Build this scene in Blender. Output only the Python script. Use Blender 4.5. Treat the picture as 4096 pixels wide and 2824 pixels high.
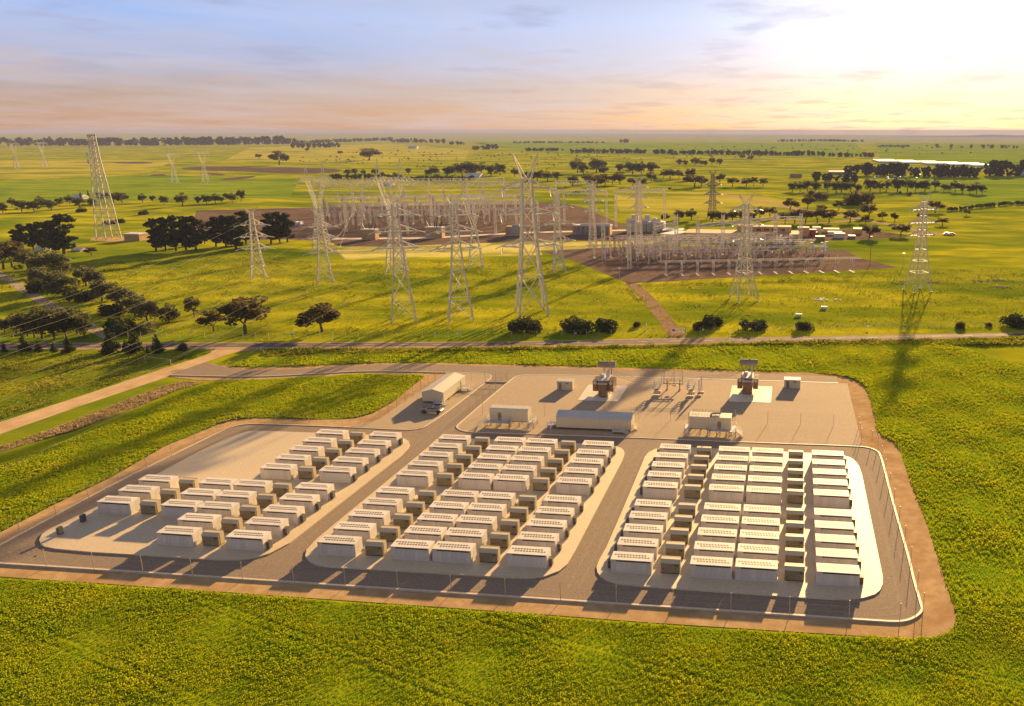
import bpy, math, random
import numpy as np
from mathutils import Vector, Matrix

for o in list(bpy.data.objects):
    bpy.data.objects.remove(o)
sc = bpy.context.scene
COL = sc.collection
RNG = np.random.default_rng(11)
random.seed(5)
R = math.radians

# ------------------------------------------------------------------ camera
W0, H0 = 4096.0, 2824.0              # size of the photograph the measurements were taken in
FPX, CX, CY = 3388.47, 2664.39, 1433.35
YAW, PITCH, CAMZ = -0.126087, 0.262980, 74.88
_f = Vector((math.sin(YAW) * math.cos(PITCH), math.cos(YAW) * math.cos(PITCH), -math.sin(PITCH)))
_r = Vector((math.cos(YAW), -math.sin(YAW), 0))
_d = _f.cross(_r)
cam = bpy.data.cameras.new('camera')
camo = bpy.data.objects.new('camera', cam)
COL.objects.link(camo)
cam.sensor_width = 36.0
cam.lens = FPX / W0 * 36.0
cam.shift_x = -(CX - W0 / 2) / W0
cam.shift_y = (CY - H0 / 2) / W0
cam.clip_start, cam.clip_end = 1.0, 80000.0
camo.matrix_world = Matrix(((_r.x, -_d.x, -_f.x, 0), (_r.y, -_d.y, -_f.y, 0), (_r.z, -_d.z, -_f.z, CAMZ), (0, 0, 0, 1)))
sc.camera = camo

# ------------------------------------------------------------------ sky, sun, exposure
SUN_AZ, SUN_EL = R(11.0), R(13.0)    # azimuth clockwise from +Y
SUNV = Vector((math.sin(SUN_AZ) * math.cos(SUN_EL), math.cos(SUN_AZ) * math.cos(SUN_EL), math.sin(SUN_EL)))
world = bpy.data.worlds.new('World')
sc.world = world
world.use_nodes = True
wn, wl = world.node_tree.nodes, world.node_tree.links
wn.clear()
def N(t, **kw):
    n = wn.new(t)
    for k, v in kw.items():
        setattr(n, k, v)
    return n
w_out = N('ShaderNodeOutputWorld'); w_bg = N('ShaderNodeBackground')
w_bg.inputs['Strength'].default_value = 0.10
wl.new(w_bg.outputs[0], w_out.inputs['Surface'])
w_sky = N('ShaderNodeTexSky', sky_type='NISHITA', sun_disc=False)
w_sky.sun_elevation, w_sky.sun_rotation = SUN_EL, SUN_AZ
w_sky.altitude, w_sky.air_density, w_sky.dust_density, w_sky.ozone_density = 80, 1.0, 1.2, 1.5
w_tc = N('ShaderNodeTexCoord')
w_sep = N('ShaderNodeSeparateXYZ'); wl.new(w_tc.outputs['Generated'], w_sep.inputs[0])
def wm(op, a, b=None, clamp=False):
    n = N('ShaderNodeMath', operation=op, use_clamp=clamp)
    for i, v in enumerate((a, b)):
        if v is None: continue
        if isinstance(v, (int, float)): n.inputs[i].default_value = v
        else: wl.new(v, n.inputs[i])
    return n.outputs[0]
def ramp(nodes, links, fac, stops):
    n = nodes.new('ShaderNodeValToRGB')
    e = n.color_ramp.elements
    while len(e) < len(stops): e.new(0.5)
    for i, (p, c) in enumerate(stops):
        e[i].position = p; e[i].color = (*c, 1) if len(c) == 3 else c
    links.new(fac, n.inputs[0])
    return n.outputs[0]
zel = w_sep.outputs['Z']
# colour of the evening air by height above the horizon: apricot, mauve, lilac, blue
grad = ramp(wn, wl, wm('ADD', wm('MULTIPLY', zel, 2.5), 0.0, True),
            [(0.0, (.84, .43, .26)), (.035, (.82, .47, .33)), (.10, (.68, .50, .49)), (.17, (.58, .62, .96)), (.28, (.50, .71, 1.30)), (.55, (.22, .27, .46)), (1.0, (.09, .115, .20))])
# white glow of the veiled sun
dsun = N('ShaderNodeVectorMath', operation='DOT_PRODUCT')
wl.new(w_tc.outputs['Generated'], dsun.inputs[0]); dsun.inputs[1].default_value = SUNV
dpos = wm('MAXIMUM', dsun.outputs['Value'], 0.0)
gl1 = wm('MULTIPLY', wm('POWER', dpos, 130.0), 0.40)
gl2 = wm('MULTIPLY', wm('POWER', dpos, 9.0), 0.09)
# thin streaky cloud, laid out on a flat layer overhead
den = wm('ADD', wm('MAXIMUM', zel, 0.0), 0.055)
cmb = N('ShaderNodeCombineXYZ')
wl.new(wm('DIVIDE', w_sep.outputs['X'], den), cmb.inputs[0]); wl.new(wm('DIVIDE', w_sep.outputs['Y'], den), cmb.inputs[1])
def wnoise(scale, detail, rough, sx, sy, off=0.0):
    mp = N('ShaderNodeMapping'); wl.new(cmb.outputs[0], mp.inputs[0])
    mp.inputs['Scale'].default_value = (sx, sy, 1); mp.inputs['Location'].default_value = (off, off * .7, 0)
    n = N('ShaderNodeTexNoise'); wl.new(mp.outputs[0], n.inputs['Vector'])
    n.inputs['Scale'].default_value = scale; n.inputs['Detail'].default_value = detail; n.inputs['Roughness'].default_value = rough
    return n.outputs['Fac']
veil = ramp(wn, wl, wnoise(.75, 7, .6, .6, .45, 3.1), [(.38, (0, 0, 0)), (.66, (1, 1, 1))])
puff = ramp(wn, wl, wnoise(1.3, 7, .6, .9, .7, 9.4), [(.50, (0, 0, 0)), (.64, (1, 1, 1))])
grey = ramp(wn, wl, wnoise(1.05, 7, .55, 1.0, .8, 21.7), [(.56, (0, 0, 0)), (.68, (1, 1, 1))])
def wmix(fac, a, b, mode='MIX'):
    n = N('ShaderNodeMix', data_type='RGBA', blend_type=mode, clamp_factor=True)
    if isinstance(fac, (int, float)): n.inputs[0].default_value = fac
    else: wl.new(fac, n.inputs[0])
    for i, v in ((6, a), (7, b)):
        if isinstance(v, tuple): n.inputs[i].default_value = (*v, 1)
        else: wl.new(v, n.inputs[i])
    return n.outputs[2]
SKYGAIN = 2.55
s0 = N('ShaderNodeVectorMath', operation='SCALE'); wl.new(w_sky.outputs[0], s0.inputs[0]); s0.inputs['Scale'].default_value = 0.12
s1 = wmix(0.22, grad, s0.outputs[0])
glow = N('ShaderNodeMix', data_type='RGBA', blend_type='ADD'); glow.inputs[0].default_value = 1.0
gc = N('ShaderNodeVectorMath', operation='SCALE'); gc.inputs[0].default_value = (1.0, .90, .72); wl.new(gl1, gc.inputs['Scale'])
gc2 = N('ShaderNodeVectorMath', operation='SCALE'); gc2.inputs[0].default_value = (.92, .88, .90); wl.new(gl2, gc2.inputs['Scale'])
s1 = wmix(wm('MULTIPLY', veil, .42), s1, (.92, .86, .96))
s1 = wmix(wm('MULTIPLY', puff, wm('MULTIPLY', wm('SUBTRACT', 1.0, wm('MULTIPLY', zel, 9.0, True), True), .60)), s1, (.86, .60, .46))
s1 = wmix(wm('MULTIPLY', grey, wm('MULTIPLY', wm('MULTIPLY', zel, 9.0, True), .42)), s1, (.48, .45, .64))
s1 = wmix(1.0, s1, gc.outputs[0], 'ADD')
s1 = wmix(1.0, s1, gc2.outputs[0], 'ADD')
fin = N('ShaderNodeVectorMath', operation='SCALE'); wl.new(s1, fin.inputs[0]); fin.inputs['Scale'].default_value = SKYGAIN
wl.new(fin.outputs[0], w_bg.inputs['Color'])

sun = bpy.data.lights.new('sun', 'SUN')
sun.energy, sun.angle, sun.color = 5.0, R(0.9), (1.0, .645, .275)
suno = bpy.data.objects.new('sun', sun)
COL.objects.link(suno)
suno.rotation_mode = 'QUATERNION'
suno.rotation_quaternion = (-SUNV).to_track_quat('-Z', 'Y')

vs = sc.view_settings
vs.view_transform, vs.look, vs.gamma, vs.use_curve_mapping = 'Standard', 'None', 1.0, False
vs.exposure = 1.62
cy = sc.cycles
cy.use_denoising = True
cy.denoiser = 'OPENIMAGEDENOISE'
cy.max_bounces, cy.diffuse_bounces, cy.glossy_bounces, cy.transmission_bounces, cy.volume_bounces, cy.transparent_max_bounces = 4, 2, 2, 2, 0, 6
cy.sample_clamp_indirect = 6.0
cy.caustics_reflective = cy.caustics_refractive = False

# ------------------------------------------------------------------ measuring helpers
def gp(u, v, z=-0.35):
    """ground point (at height z) seen at pixel u, v of the photograph"""
    d = _r * ((u - CX) / FPX) + _d * ((v - CY) / FPX) + _f
    t = (z - CAMZ) / d.z
    return (d.x * t, d.y * t)
def vpx(X, Y, z):
    q = Vector((X, Y, z - CAMZ))
    return CY + FPX * q.dot(_d) / q.dot(_f)
def hgt(X, Y, v):
    lo, hi = 0.0, 300.0
    for _ in range(40):
        m = (lo + hi) / 2
        if vpx(X, Y, m) > v: lo = m
        else: hi = m
    return lo
def mpp(X, Y):
    """metres per photo pixel at a ground point"""
    return Vector((X, Y, -CAMZ)).dot(_f) / FPX

# ------------------------------------------------------------------ materials
def mat(name, c1, c2=None, scale=1.0, rough=.8, detail=4, bump=0.0, bscale=None, metal=0.0, spec=.4, sx=(1, 1, 1), c3=None, lo=.35, hi=.65, scale3=None, lo3=.5, hi3=.62, island=0.0, trans=0.0, objvar=0.0, upn=0.0):
    m = bpy.data.materials.new(name); m.use_nodes = True
    nt = m.node_tree; n, l = nt.nodes, nt.links
    b = n['Principled BSDF']
    b.inputs['Roughness'].default_value = rough; b.inputs['Metallic'].default_value = metal
    b.inputs['Specular IOR Level'].default_value = spec
    b.inputs['Base Color'].default_value = (*c1, 1)
    tc = n.new('ShaderNodeTexCoord'); mp = n.new('ShaderNodeMapping')
    l.new(tc.outputs['Object'], mp.inputs[0]); mp.inputs['Scale'].default_value = sx
    def nz(s, dt):
        t = n.new('ShaderNodeTexNoise'); l.new(mp.outputs[0], t.inputs['Vector'])
        t.inputs['Scale'].default_value = s; t.inputs['Detail'].default_value = dt; t.inputs['Roughness'].default_value = .6
        return t.outputs['Fac']
    col = None
    if c2 is not None:
        col = ramp(n, l, nz(scale, detail), [(lo, c1), (hi, c2)])
    if c3 is not None:
        f = ramp(n, l, nz(scale3 or scale * .2, 3), [(lo3, (0, 0, 0)), (hi3, (1, 1, 1))])
        mx = n.new('ShaderNodeMix'); mx.data_type = 'RGBA'
        l.new(f, mx.inputs[0]); l.new(col, mx.inputs[6]); mx.inputs[7].default_value = (*c3, 1)
        col = mx.outputs[2]
    if island:
        g = n.new('ShaderNodeNewGeometry'); hv = n.new('ShaderNodeHueSaturation')
        mr = n.new('ShaderNodeMapRange'); l.new(g.outputs['Random Per Island'], mr.inputs[0])
        mr.inputs[3].default_value = 1 - island; mr.inputs[4].default_value = 1 + island
        l.new(mr.outputs[0], hv.inputs['Value'])
        if col: l.new(col, hv.inputs['Color'])
        else: hv.inputs['Color'].default_value = (*c1, 1)
        col = hv.outputs[0]
    if objvar:
        oi = n.new('ShaderNodeObjectInfo'); hv = n.new('ShaderNodeHueSaturation'); mr = n.new('ShaderNodeMapRange')
        l.new(oi.outputs['Random'], mr.inputs[0]); mr.inputs[3].default_value = 1 - objvar; mr.inputs[4].default_value = 1 + objvar * .6
        l.new(mr.outputs[0], hv.inputs['Value']); l.new(col, hv.inputs['Color']); col = hv.outputs[0]
    if col: l.new(col, b.inputs['Base Color'])
    if bump:
        bp = n.new('ShaderNodeBump'); bp.inputs['Strength'].default_value = bump
        bp.inputs['Distance'].default_value = 0.1
        l.new(nz(bscale or scale * 3, 3), bp.inputs['Height']); l.new(bp.outputs[0], b.inputs['Normal'])
    if upn:      # leaf blades shade mostly like the canopy they belong to
        ge = n.new('ShaderNodeNewGeometry'); sc1 = n.new('ShaderNodeVectorMath'); sc1.operation = 'SCALE'; sc1.inputs['Scale'].default_value = 1 - upn
        l.new(ge.outputs['Normal'], sc1.inputs[0]); ad = n.new('ShaderNodeVectorMath'); ad.operation = 'ADD'; ad.inputs[1].default_value = (0, 0, upn)
        l.new(sc1.outputs[0], ad.inputs[0]); nm_ = n.new('ShaderNodeVectorMath'); nm_.operation = 'NORMALIZE'; l.new(ad.outputs[0], nm_.inputs[0]); l.new(nm_.outputs[0], b.inputs['Normal'])
    if trans:
        tr = n.new('ShaderNodeBsdfTranslucent'); ms = n.new('ShaderNodeMixShader'); ms.inputs[0].default_value = trans
        if col: l.new(col, tr.inputs[0])
        else: tr.inputs[0].default_value = (*c1, 1)
        l.new(b.outputs[0], ms.inputs[1]); l.new(tr.outputs[0], ms.inputs[2])
        l.new(ms.outputs[0], n['Material Output'].inputs['Surface'])
    return m

M = {}
M['paddock'] = mat('paddock_grass', (.11, .18, .004), (.52, .47, .012), .032, .95, 10, .7, .9, spec=0, sx=(.7, 1.5, 1), c3=(.10, .18, .004), scale3=.009, lo3=.42, hi3=.68, lo=.30, hi=.62)
M['crop_soil'] = mat('crop_canopy', (.16, .27, .006), (.40, .46, .008), .35, .95, 8, .6, 1.5, spec=0, c3=(.12, .24, .006), scale3=.03)
M['crop'] = mat('crop_leaf', (.44, .57, .008), (.66, .68, .010), .12, .8, 4, spec=0, island=.16, trans=.30, upn=.7)
M['drygrass'] = mat('dry_grass_blade', (.46, .33, .15), (.60, .46, .24), .3, .9, 3, spec=0, island=.35, trans=.3)
M['ditch'] = mat('ditch_soil', (.36, .26, .10), (.24, .25, .035), .25, .95, 6, .5, 2, spec=0)
M['lawn'] = mat('mown_yellow_grass', (.60, .53, .12), (.76, .66, .22), .06, .95, 6, .3, 1, spec=0, c3=(.38, .38, .06), scale3=.03)
M['asphalt'] = mat('asphalt', (.13, .10, .085), (.18, .145, .12), .3, .9, 6, .2, 30, spec=.1)
M['shoulder'] = mat('gravel_shoulder', (.40, .27, .165), (.52, .37, .23), .3, .95, 6, .3, 12, spec=0)
M['track'] = mat('dirt_track', (.52, .35, .18), (.70, .50, .28), .12, .95, 7, .3, 3, spec=0, c3=(.44, .29, .15), scale3=.05, lo3=.55, hi3=.75)
M['dirt'] = mat('bare_brown_dirt', (.45, .295, .140), (.60, .41, .21), .5, .95, 8, .4, 6, spec=0, c3=(.38, .235, .105), scale3=.10, lo3=.45, hi3=.72)
M['gravel'] = mat('grey_road_gravel', (.15, .113, .080), (.43, .335, .24), 5.5, .9, 3, .5, 9.0, spec=.1, c3=(.28, .215, .155), scale3=.35, lo3=.36, hi3=.66)
M['gravel2'] = mat('beige_pad_gravel', (.385, .295, .195), (.49, .385, .26), 1.5, .9, 6, .3, 14, spec=.1, c3=(.42, .33, .22), scale3=.06, lo3=.4, hi3=.7)
M['pad'] = mat('pale_pad_gravel', (.57, .455, .285), (.71, .58, .385), 1.6, .58, 6, .25, 9, spec=.5, c3=(.63, .51, .33), scale3=.2, lo3=.4, hi3=.7)
M['kerb'] = mat('kerb_concrete', (.60, .50, .36), (.72, .61, .45), 1.2, .65, 5, .1, 8, spec=.45)
M['slab'] = mat('bright_concrete', (.70, .60, .42), (.82, .71, .52), .8, .42, 5, .05, 8, spec=.6)
M['white'] = mat('white_powder_coat', (.71, .655, .575), (.80, .745, .66), .9, .6, 6, spec=.2, objvar=.07)
M['whitedoor'] = mat('white_door_panel', (.64, .585, .515), (.73, .675, .60), .9, .5, 6, spec=.3, objvar=.09)
M['slot'] = mat('dark_slot', (.035, .033, .032), rough=.7)
M['fan'] = mat('fan_opening', (.05, .038, .016), (.09, .068, .03), 4, .5)
M['red'] = mat('red_print', (.62, .06, .06), rough=.5)
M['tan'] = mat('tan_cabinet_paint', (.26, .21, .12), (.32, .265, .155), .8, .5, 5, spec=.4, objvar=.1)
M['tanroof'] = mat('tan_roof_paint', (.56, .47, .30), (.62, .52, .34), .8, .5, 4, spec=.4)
M['black'] = mat('black_paint', (.015, .015, .016), rough=.5)
M['grille'] = mat('grey_grille', (.10, .095, .08), rough=.6)
M['green_led'] = mat('green_mark', (.10, .25, .08), rough=.5)
M['darkbox'] = mat('dark_grey_steel', (.085, .085, .08), (.12, .115, .11), 2, .5, spec=.4)
M['cream'] = mat('cream_wall_panel', (.56, .50, .36), (.62, .56, .41), .6, .6, 5, spec=.35)
M['creamroof'] = mat('cream_roof_sheet', (.60, .55, .42), (.66, .60, .46), .6, .45, 5, .15, 6, spec=.45, sx=(1, .05, 1))
M['blueroof'] = mat('grey_blue_roof_sheet', (.50, .50, .48), (.56, .56, .54), .5, .5, 5, spec=.35)
M['doorgrey'] = mat('grey_door', (.22, .20, .165), rough=.6)
M['steel'] = mat('galvanised_steel', (.58, .54, .48), (.70, .66, .60), .5, .65, 4, spec=.3)
M['steeldark'] = mat('weathered_steel', (.24, .21, .18), (.32, .29, .25), .4, .7, 4, spec=.25)
M['rustytank'] = mat('brown_transformer_paint', (.22, .125, .060), (.30, .18, .09), .7, .5, 5, spec=.45)
M['porcelain'] = mat('porcelain_grey', (.66, .64, .61), (.74, .72, .69), 2, .5, spec=.35)
M['porcelainbrown'] = mat('porcelain_brown', (.22, .12, .06), (.28, .16, .09), 2, .3, spec=.6)
M['busbar'] = mat('aluminium_busbar', (.58, .47, .40), (.66, .54, .46), .3, .6, spec=.3)
M['yardgravel'] = mat('brown_yard_gravel', (.165, .115, .085), (.23, .165, .125), .15, .95, 7, .3, 3, spec=0, c3=(.135, .095, .07), scale3=.02)
M['brick'] = mat('tan_brick', (.46, .30, .15), (.56, .38, .20), .5, .85, 6, spec=.2)
M['trunk'] = mat('bark', (.12, .09, .065), (.20, .155, .11), 1.5, .95, 5, .4, 6, spec=.1)
M['gum'] = mat('gum_leaves', (.070, .088, .026), (.130, .130, .045), .30, .7, 4, spec=.15, island=.4, trans=.5)
M['gumbrown'] = mat('brownish_gum_leaves', (.085, .076, .026), (.150, .120, .045), .30, .7, 4, spec=.15, island=.4, trans=.5)
M['gumgrey'] = mat('grey_green_gum_leaves', (.115, .135, .050), (.19, .185, .080), .30, .7, 4, spec=.15, island=.4, trans=.5)
M['pine'] = mat('pine_needles', (.030, .046, .016), (.062, .074, .028), .4, .75, 4, spec=.15, island=.5, trans=.2)
M['conifer'] = mat('cypress_needles', (.038, .062, .016), (.075, .092, .024), .5, .75, 4, spec=.15, island=.45, trans=.2)
M['shrub'] = mat('shrub_leaves', (.042, .066, .016), (.085, .098, .026), .6, .75, 4, spec=.15, island=.45, trans=.2)
M['belt'] = mat('distant_tree_leaves', (.036, .042, .022), (.062, .062, .034), .05, .85, 4, spec=.1, island=.4)
M['wirem'] = mat('aluminium_cable', (.30, .28, .25), rough=.5, metal=.3)
M['post'] = mat('fence_post_steel', (.56, .42, .28), (.64, .50, .34), 2, .5, spec=.5)
M['signwhite'] = mat('white_sign', (.78, .77, .75), rough=.5)
M['signblue'] = mat('blue_sign', (.10, .16, .45), rough=.5)
M['glassdark'] = mat('dark_glass', (.020, .020, .024), rough=.12, spec=.7)
M['stainless'] = mat('brushed_stainless', (.30, .285, .265), (.36, .34, .31), 1.5, .42, metal=.6)
M['tyre'] = mat('tyre_rubber', (.018, .018, .018), rough=.85)
M['rim'] = mat('dark_wheel_cover', (.05, .05, .05), rough=.5)
M['whitepaint'] = mat('white_road_paint', (.72, .68, .62), rough=.8)
M['whiteroof'] = mat('white_sheet_roof', (.62, .60, .58), (.70, .68, .66), .2, .75, spec=.2)
M['redroof'] = mat('red_brown_roof', (.28, .13, .09), (.36, .18, .12), .3, .8)
M['redpaint'] = mat('red_steel_paint', (.34, .06, .04), (.42, .09, .06), .5, .7)
M['yellowpaint'] = mat('yellow_steel_paint', (.66, .42, .08), (.72, .48, .10), .5, .6)
M['purple'] = mat('purple_flower_patch', (.115, .075, .085), (.16, .12, .075), .03, .95, 6, spec=0)
M['path'] = mat('brown_stony_path', (.27, .175, .095), (.40, .27, .15), .5, .95, 6, .3, 4, spec=0)
M['worn'] = mat('worn_wheel_path', (.25, .195, .15), (.34, .27, .205), 3.0, .9, 4, .3, 6, spec=.1)
M['pasture'] = mat('green_pasture', (.15, .25, .012), (.30, .36, .018), .02, .95, 8, .4, .8, spec=0, sx=(.7, 1.5, 1), c3=(.12, .21, .01), scale3=.006)
M['drypasture'] = mat('dry_pasture', (.34, .33, .03), (.55, .48, .06), .02, .95, 8, .4, .8, spec=0, sx=(.7, 1.5, 1), c3=(.22, .25, .02), scale3=.006)
M['hill'] = mat('far_hill_scrub', (.05, .06, .03), (.08, .08, .05), .002, .95, spec=0)
M['rubble'] = mat('rubble_soil', (.22, .15, .09), (.32, .24, .15), .5, .95, 6, .4, 3)
M['yellowflower'] = mat('yellow_flowers', (.55, .45, .02), (.65, .55, .03), 1, .8, island=.3)
M['woodpole'] = mat('timber_pole', (.20, .15, .10), (.27, .20, .14), 1, .9)

# ------------------------------------------------------------------ mesh helpers
class MB:
    """collects simple shapes and links them as one mesh object"""
    def __init__(s): s.v, s.f, s.m = [], [], []
    def add(s, vs, fs, mi=0):
        b = len(s.v); s.v += [tuple(p) for p in vs]; s.f += [tuple(i + b for i in q) for q in fs]; s.m += [mi] * len(fs)
    def box(s, x0, x1, y0, y1, z0, z1, mi=0):
        s.add([(x0, y0, z0), (x1, y0, z0), (x1, y1, z0), (x0, y1, z0), (x0, y0, z1), (x1, y0, z1), (x1, y1, z1), (x0, y1, z1)],
              [(0, 3, 2, 1), (4, 5, 6, 7), (0, 1, 5, 4), (1, 2, 6, 5), (2, 3, 7, 6), (3, 0, 4, 7)], mi)
    def bar(s, p, q, w, w2=None, mi=0, cap=False):
        p, q = Vector(p), Vector(q); d = (q - p)
        if d.length < 1e-6: return
        d.normalize(); a = d.cross(Vector((0, 0, 1)))
        if a.length < 1e-3: a = Vector((1, 0, 0))
        a.normalize(); b = d.cross(a); w2 = w if w2 is None else w2
        vs = []
        for c, ww in ((p, w), (q, w2)):
            for i, j in ((-1, -1), (1, -1), (1, 1), (-1, 1)): vs.append(c + a * (i * ww / 2) + b * (j * ww / 2))
        fs = [(0, 1, 5, 4), (1, 2, 6, 5), (2, 3, 7, 6), (3, 0, 4, 7)]
        if cap: fs += [(3, 2, 1, 0), (4, 5, 6, 7)]
        s.add(vs, fs, mi)
    def tube(s, p, q, r, r2=None, n=8, mi=0, cap=True):
        p, q = Vector(p), Vector(q); d = (q - p).normalized(); a = d.cross(Vector((0, 0, 1)))
        if a.length < 1e-3: a = Vector((1, 0, 0))
        a.normalize(); b = d.cross(a); r2 = r if r2 is None else r2
        vs = [c + (a * math.cos(t * 2 * math.pi / n) + b * math.sin(t * 2 * math.pi / n)) * rr for c, rr in ((p, r), (q, r2)) for t in range(n)]
        fs = [(i, (i + 1) % n, n + (i + 1) % n, n + i) for i in range(n)]
        if cap: fs += [tuple(range(n))[::-1], tuple(range(n, 2 * n))]
        s.add(vs, fs, mi)
    def lathe(s, c, prof, n=8, mi=0):
        vs = [(c[0] + r * math.cos(t * 2 * math.pi / n), c[1] + r * math.sin(t * 2 * math.pi / n), c[2] + z) for r, z in prof for t in range(n)]
        fs = [(k * n + i, k * n + (i + 1) % n, (k + 1) * n + (i + 1) % n, (k + 1) * n + i) for k in range(len(prof) - 1) for i in range(n)]
        fs.append(tuple(range((len(prof) - 1) * n, len(prof) * n)))
        s.add(vs, fs, mi)
    def prism(s, poly, axis, a0, a1, mi=0):
        """poly in the two other axes, extruded along axis"""
        n = len(poly); vs = []
        for a in (a0, a1):
            for p, q in poly: vs.append({'x': (a, p, q), 'y': (p, a, q), 'z': (p, q, a)}[axis])
        s.add(vs, [(i, (i + 1) % n, n + (i + 1) % n, n + i) for i in range(n)] + [tuple(range(n))[::-1], tuple(range(n, 2 * n))], mi)
    def mesh(s, name, mats):
        me = bpy.data.meshes.new(name); me.from_pydata(s.v, [], s.f)
        mats = mats if isinstance(mats, (list, tuple)) else [mats]
        for m in mats: me.materials.append(M[m] if isinstance(m, str) else m)
        if len(mats) > 1: me.polygons.foreach_set('material_index', s.m)
        me.update(); return me
    def build(s, name, mats, parent=None, loc=(0, 0, 0)):
        return link(name, s.mesh(name, mats), parent, loc)
def link(name, data, parent=None, loc=(0, 0, 0)):
    o = bpy.data.objects.new(name, data); COL.objects.link(o); o.location = loc
    if parent is not None: o.parent = parent
    return o
def tag(o, label=None, cat=None, group=None, kind=None):
    if label: o['label'] = label
    if cat: o['category'] = cat
    if group: o['group'] = group
    if kind: o['kind'] = kind
    return o
def thing(name, label, cat, loc=(0, 0, 0), rz=0.0, group=None):
    o = link(name, None, None, loc); o.rotation_euler = (0, 0, rz); o.empty_display_size = .2
    return tag(o, label, cat, group)
def copy_tree(o, parent=None):
    c = o.copy(); COL.objects.link(c)
    if parent is not None: c.parent = parent
    for ch in o.children: copy_tree(ch, c)
    return c
def ngon(name, poly, z, m, kind='structure', parent=None):
    me = bpy.data.meshes.new(name); me.from_pydata([(x, y, z) for x, y in poly], [], [tuple(range(len(poly)))])
    if me.polygons[0].normal.z < 0: me.flip_normals()
    me.materials.append(M[m]); o = link(name, me, parent)
    return tag(o, kind=kind)
def slab(name, poly, z1, z0, m, kind='structure'):
    a = sum(poly[i][0] * poly[(i + 1) % len(poly)][1] - poly[(i + 1) % len(poly)][0] * poly[i][1] for i in range(len(poly)))
    if a < 0: poly = poly[::-1]
    n = len(poly); me = bpy.data.meshes.new(name)
    me.from_pydata([(x, y, z1) for x, y in poly] + [(x, y, z0) for x, y in poly], [], [tuple(range(n))] + [(n + i, n + (i + 1) % n, (i + 1) % n, i) for i in range(n)])
    me.materials.append(M[m]); return tag(link(name, me), kind=kind)
def chaikin(p, it=2, closed=True):
    for _ in range(it):
        q = []
        n = len(p)
        for i in range(n if closed else n - 1):
            a, b = p[i], p[(i + 1) % n]
            q += [(a[0] * .75 + b[0] * .25, a[1] * .75 + b[1] * .25), (a[0] * .25 + b[0] * .75, a[1] * .25 + b[1] * .75)]
        p = q if closed else [p[0]] + q + [p[-1]]
    return p
def px(l, z=-0.35): return [gp(u, v, z) for u, v in l]
def offset(line, d):
    out = []
    for i, p in enumerate(line):
        a = Vector(line[max(0, i - 1)]); b = Vector(line[min(len(line) - 1, i + 1)]); t = (b - a).normalized()
        out.append((p[0] - t.y * d, p[1] + t.x * d))
    return out
def ribbon(name, line, w, z, m, kind='structure'):
    l, r = offset(line, w / 2), offset(line, -w / 2); n = len(line)
    me = bpy.data.meshes.new(name)
    me.from_pydata([(x, y, z) for x, y in l + r], [], [(n + i, n + i + 1, i + 1, i) for i in range(n - 1)])
    me.materials.append(M[m]); return tag(link(name, me), kind=kind)
def strip(name, la, lb, z, m):
    """sheet between two polylines of equal length"""
    n = len(la); me = bpy.data.meshes.new(name)
    me.from_pydata([(x, y, z) for x, y in list(la) + list(lb)], [], [(n + i, n + i + 1, i + 1, i) for i in range(n - 1)])
    if me.polygons[0].normal.z < 0: me.flip_normals()
    me.materials.append(M[m]); return tag(link(name, me), kind='structure')
def kerbline(name, line, w, z1, z0, m):
    l, r = offset(line, w / 2), offset(line, -w / 2); n = len(line)
    vs = [(x, y, z1) for x, y in l + r] + [(x, y, z0) for x, y in l + r]
    fs = []
    for i in range(n - 1):
        fs += [(n + i, n + i + 1, i + 1, i), (i, i + 1, 2 * n + i + 1, 2 * n + i), (3 * n + i, 3 * n + i + 1, n + i + 1, n + i)]
    me = bpy.data.meshes.new(name); me.from_pydata(vs, [], fs); me.materials.append(M[m]); return tag(link(name, me), kind='structure')
def inpoly(P, poly):
    x, y = P[:, 0], P[:, 1]; r = np.zeros(len(P), bool); n = len(poly)
    for i in range(n):
        x1, y1 = poly[i]; x2, y2 = poly[(i + 1) % n]
        c = ((y1 > y) != (y2 > y))
        r ^= c & (x < (x2 - x1) * (y - y1) / ((y2 - y1) if y2 != y1 else 1e-9) + x1)
    return r
ORD = ['first', 'second', 'third', 'fourth', 'fifth', 'sixth', 'seventh', 'eighth', 'ninth', 'tenth', 'eleventh', 'twelfth', 'thirteenth', 'fourteenth', 'fifteenth', 'sixteenth', 'seventeenth', 'eighteenth', 'nineteenth', 'twentieth',
       'twenty-first', 'twenty-second', 'twenty-third', 'twenty-fourth', 'twenty-fifth', 'twenty-sixth', 'twenty-seventh', 'twenty-eighth', 'twenty-ninth', 'thirtieth']

# ------------------------------------------------------------------ the setting: ground, fields, roads
rings = [0, 40, 80, 120, 160, 200, 250, 300, 360, 430, 520, 640, 800, 1000, 1300, 1700, 2200, 2900, 3800, 5000, 6500, 8500, 11000, 14000, 18000, 23000, 30000]
seg = 120
vs, fs = [(0, 0, -.4)], []
for k, r in enumerate(rings[1:]):
    for i in range(seg):
        a = i * 2 * math.pi / seg; x, y = r * math.sin(a), r * math.cos(a)
        t = min(1, max(0, (r - 3500) / 9000)); t = t * t * (3 - 2 * t)
        vs.append((x, y, -.4 - t * .0048 * max(0, x + 12000)))       # the plain falls away gently to the far right
for i in range(seg):
    fs.append((0, 1 + (i + 1) % seg, 1 + i))
    for k in range(len(rings) - 2):
        a, b = 1 + k * seg, 1 + (k + 1) * seg
        fs.append((a + i, a + (i + 1) % seg, b + (i + 1) % seg, b + i))
me = bpy.data.meshes.new('ground'); me.from_pydata(vs, [], fs); me.materials.append(M['paddock'])
me.validate(); tag(link('ground', me), kind='structure')

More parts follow.
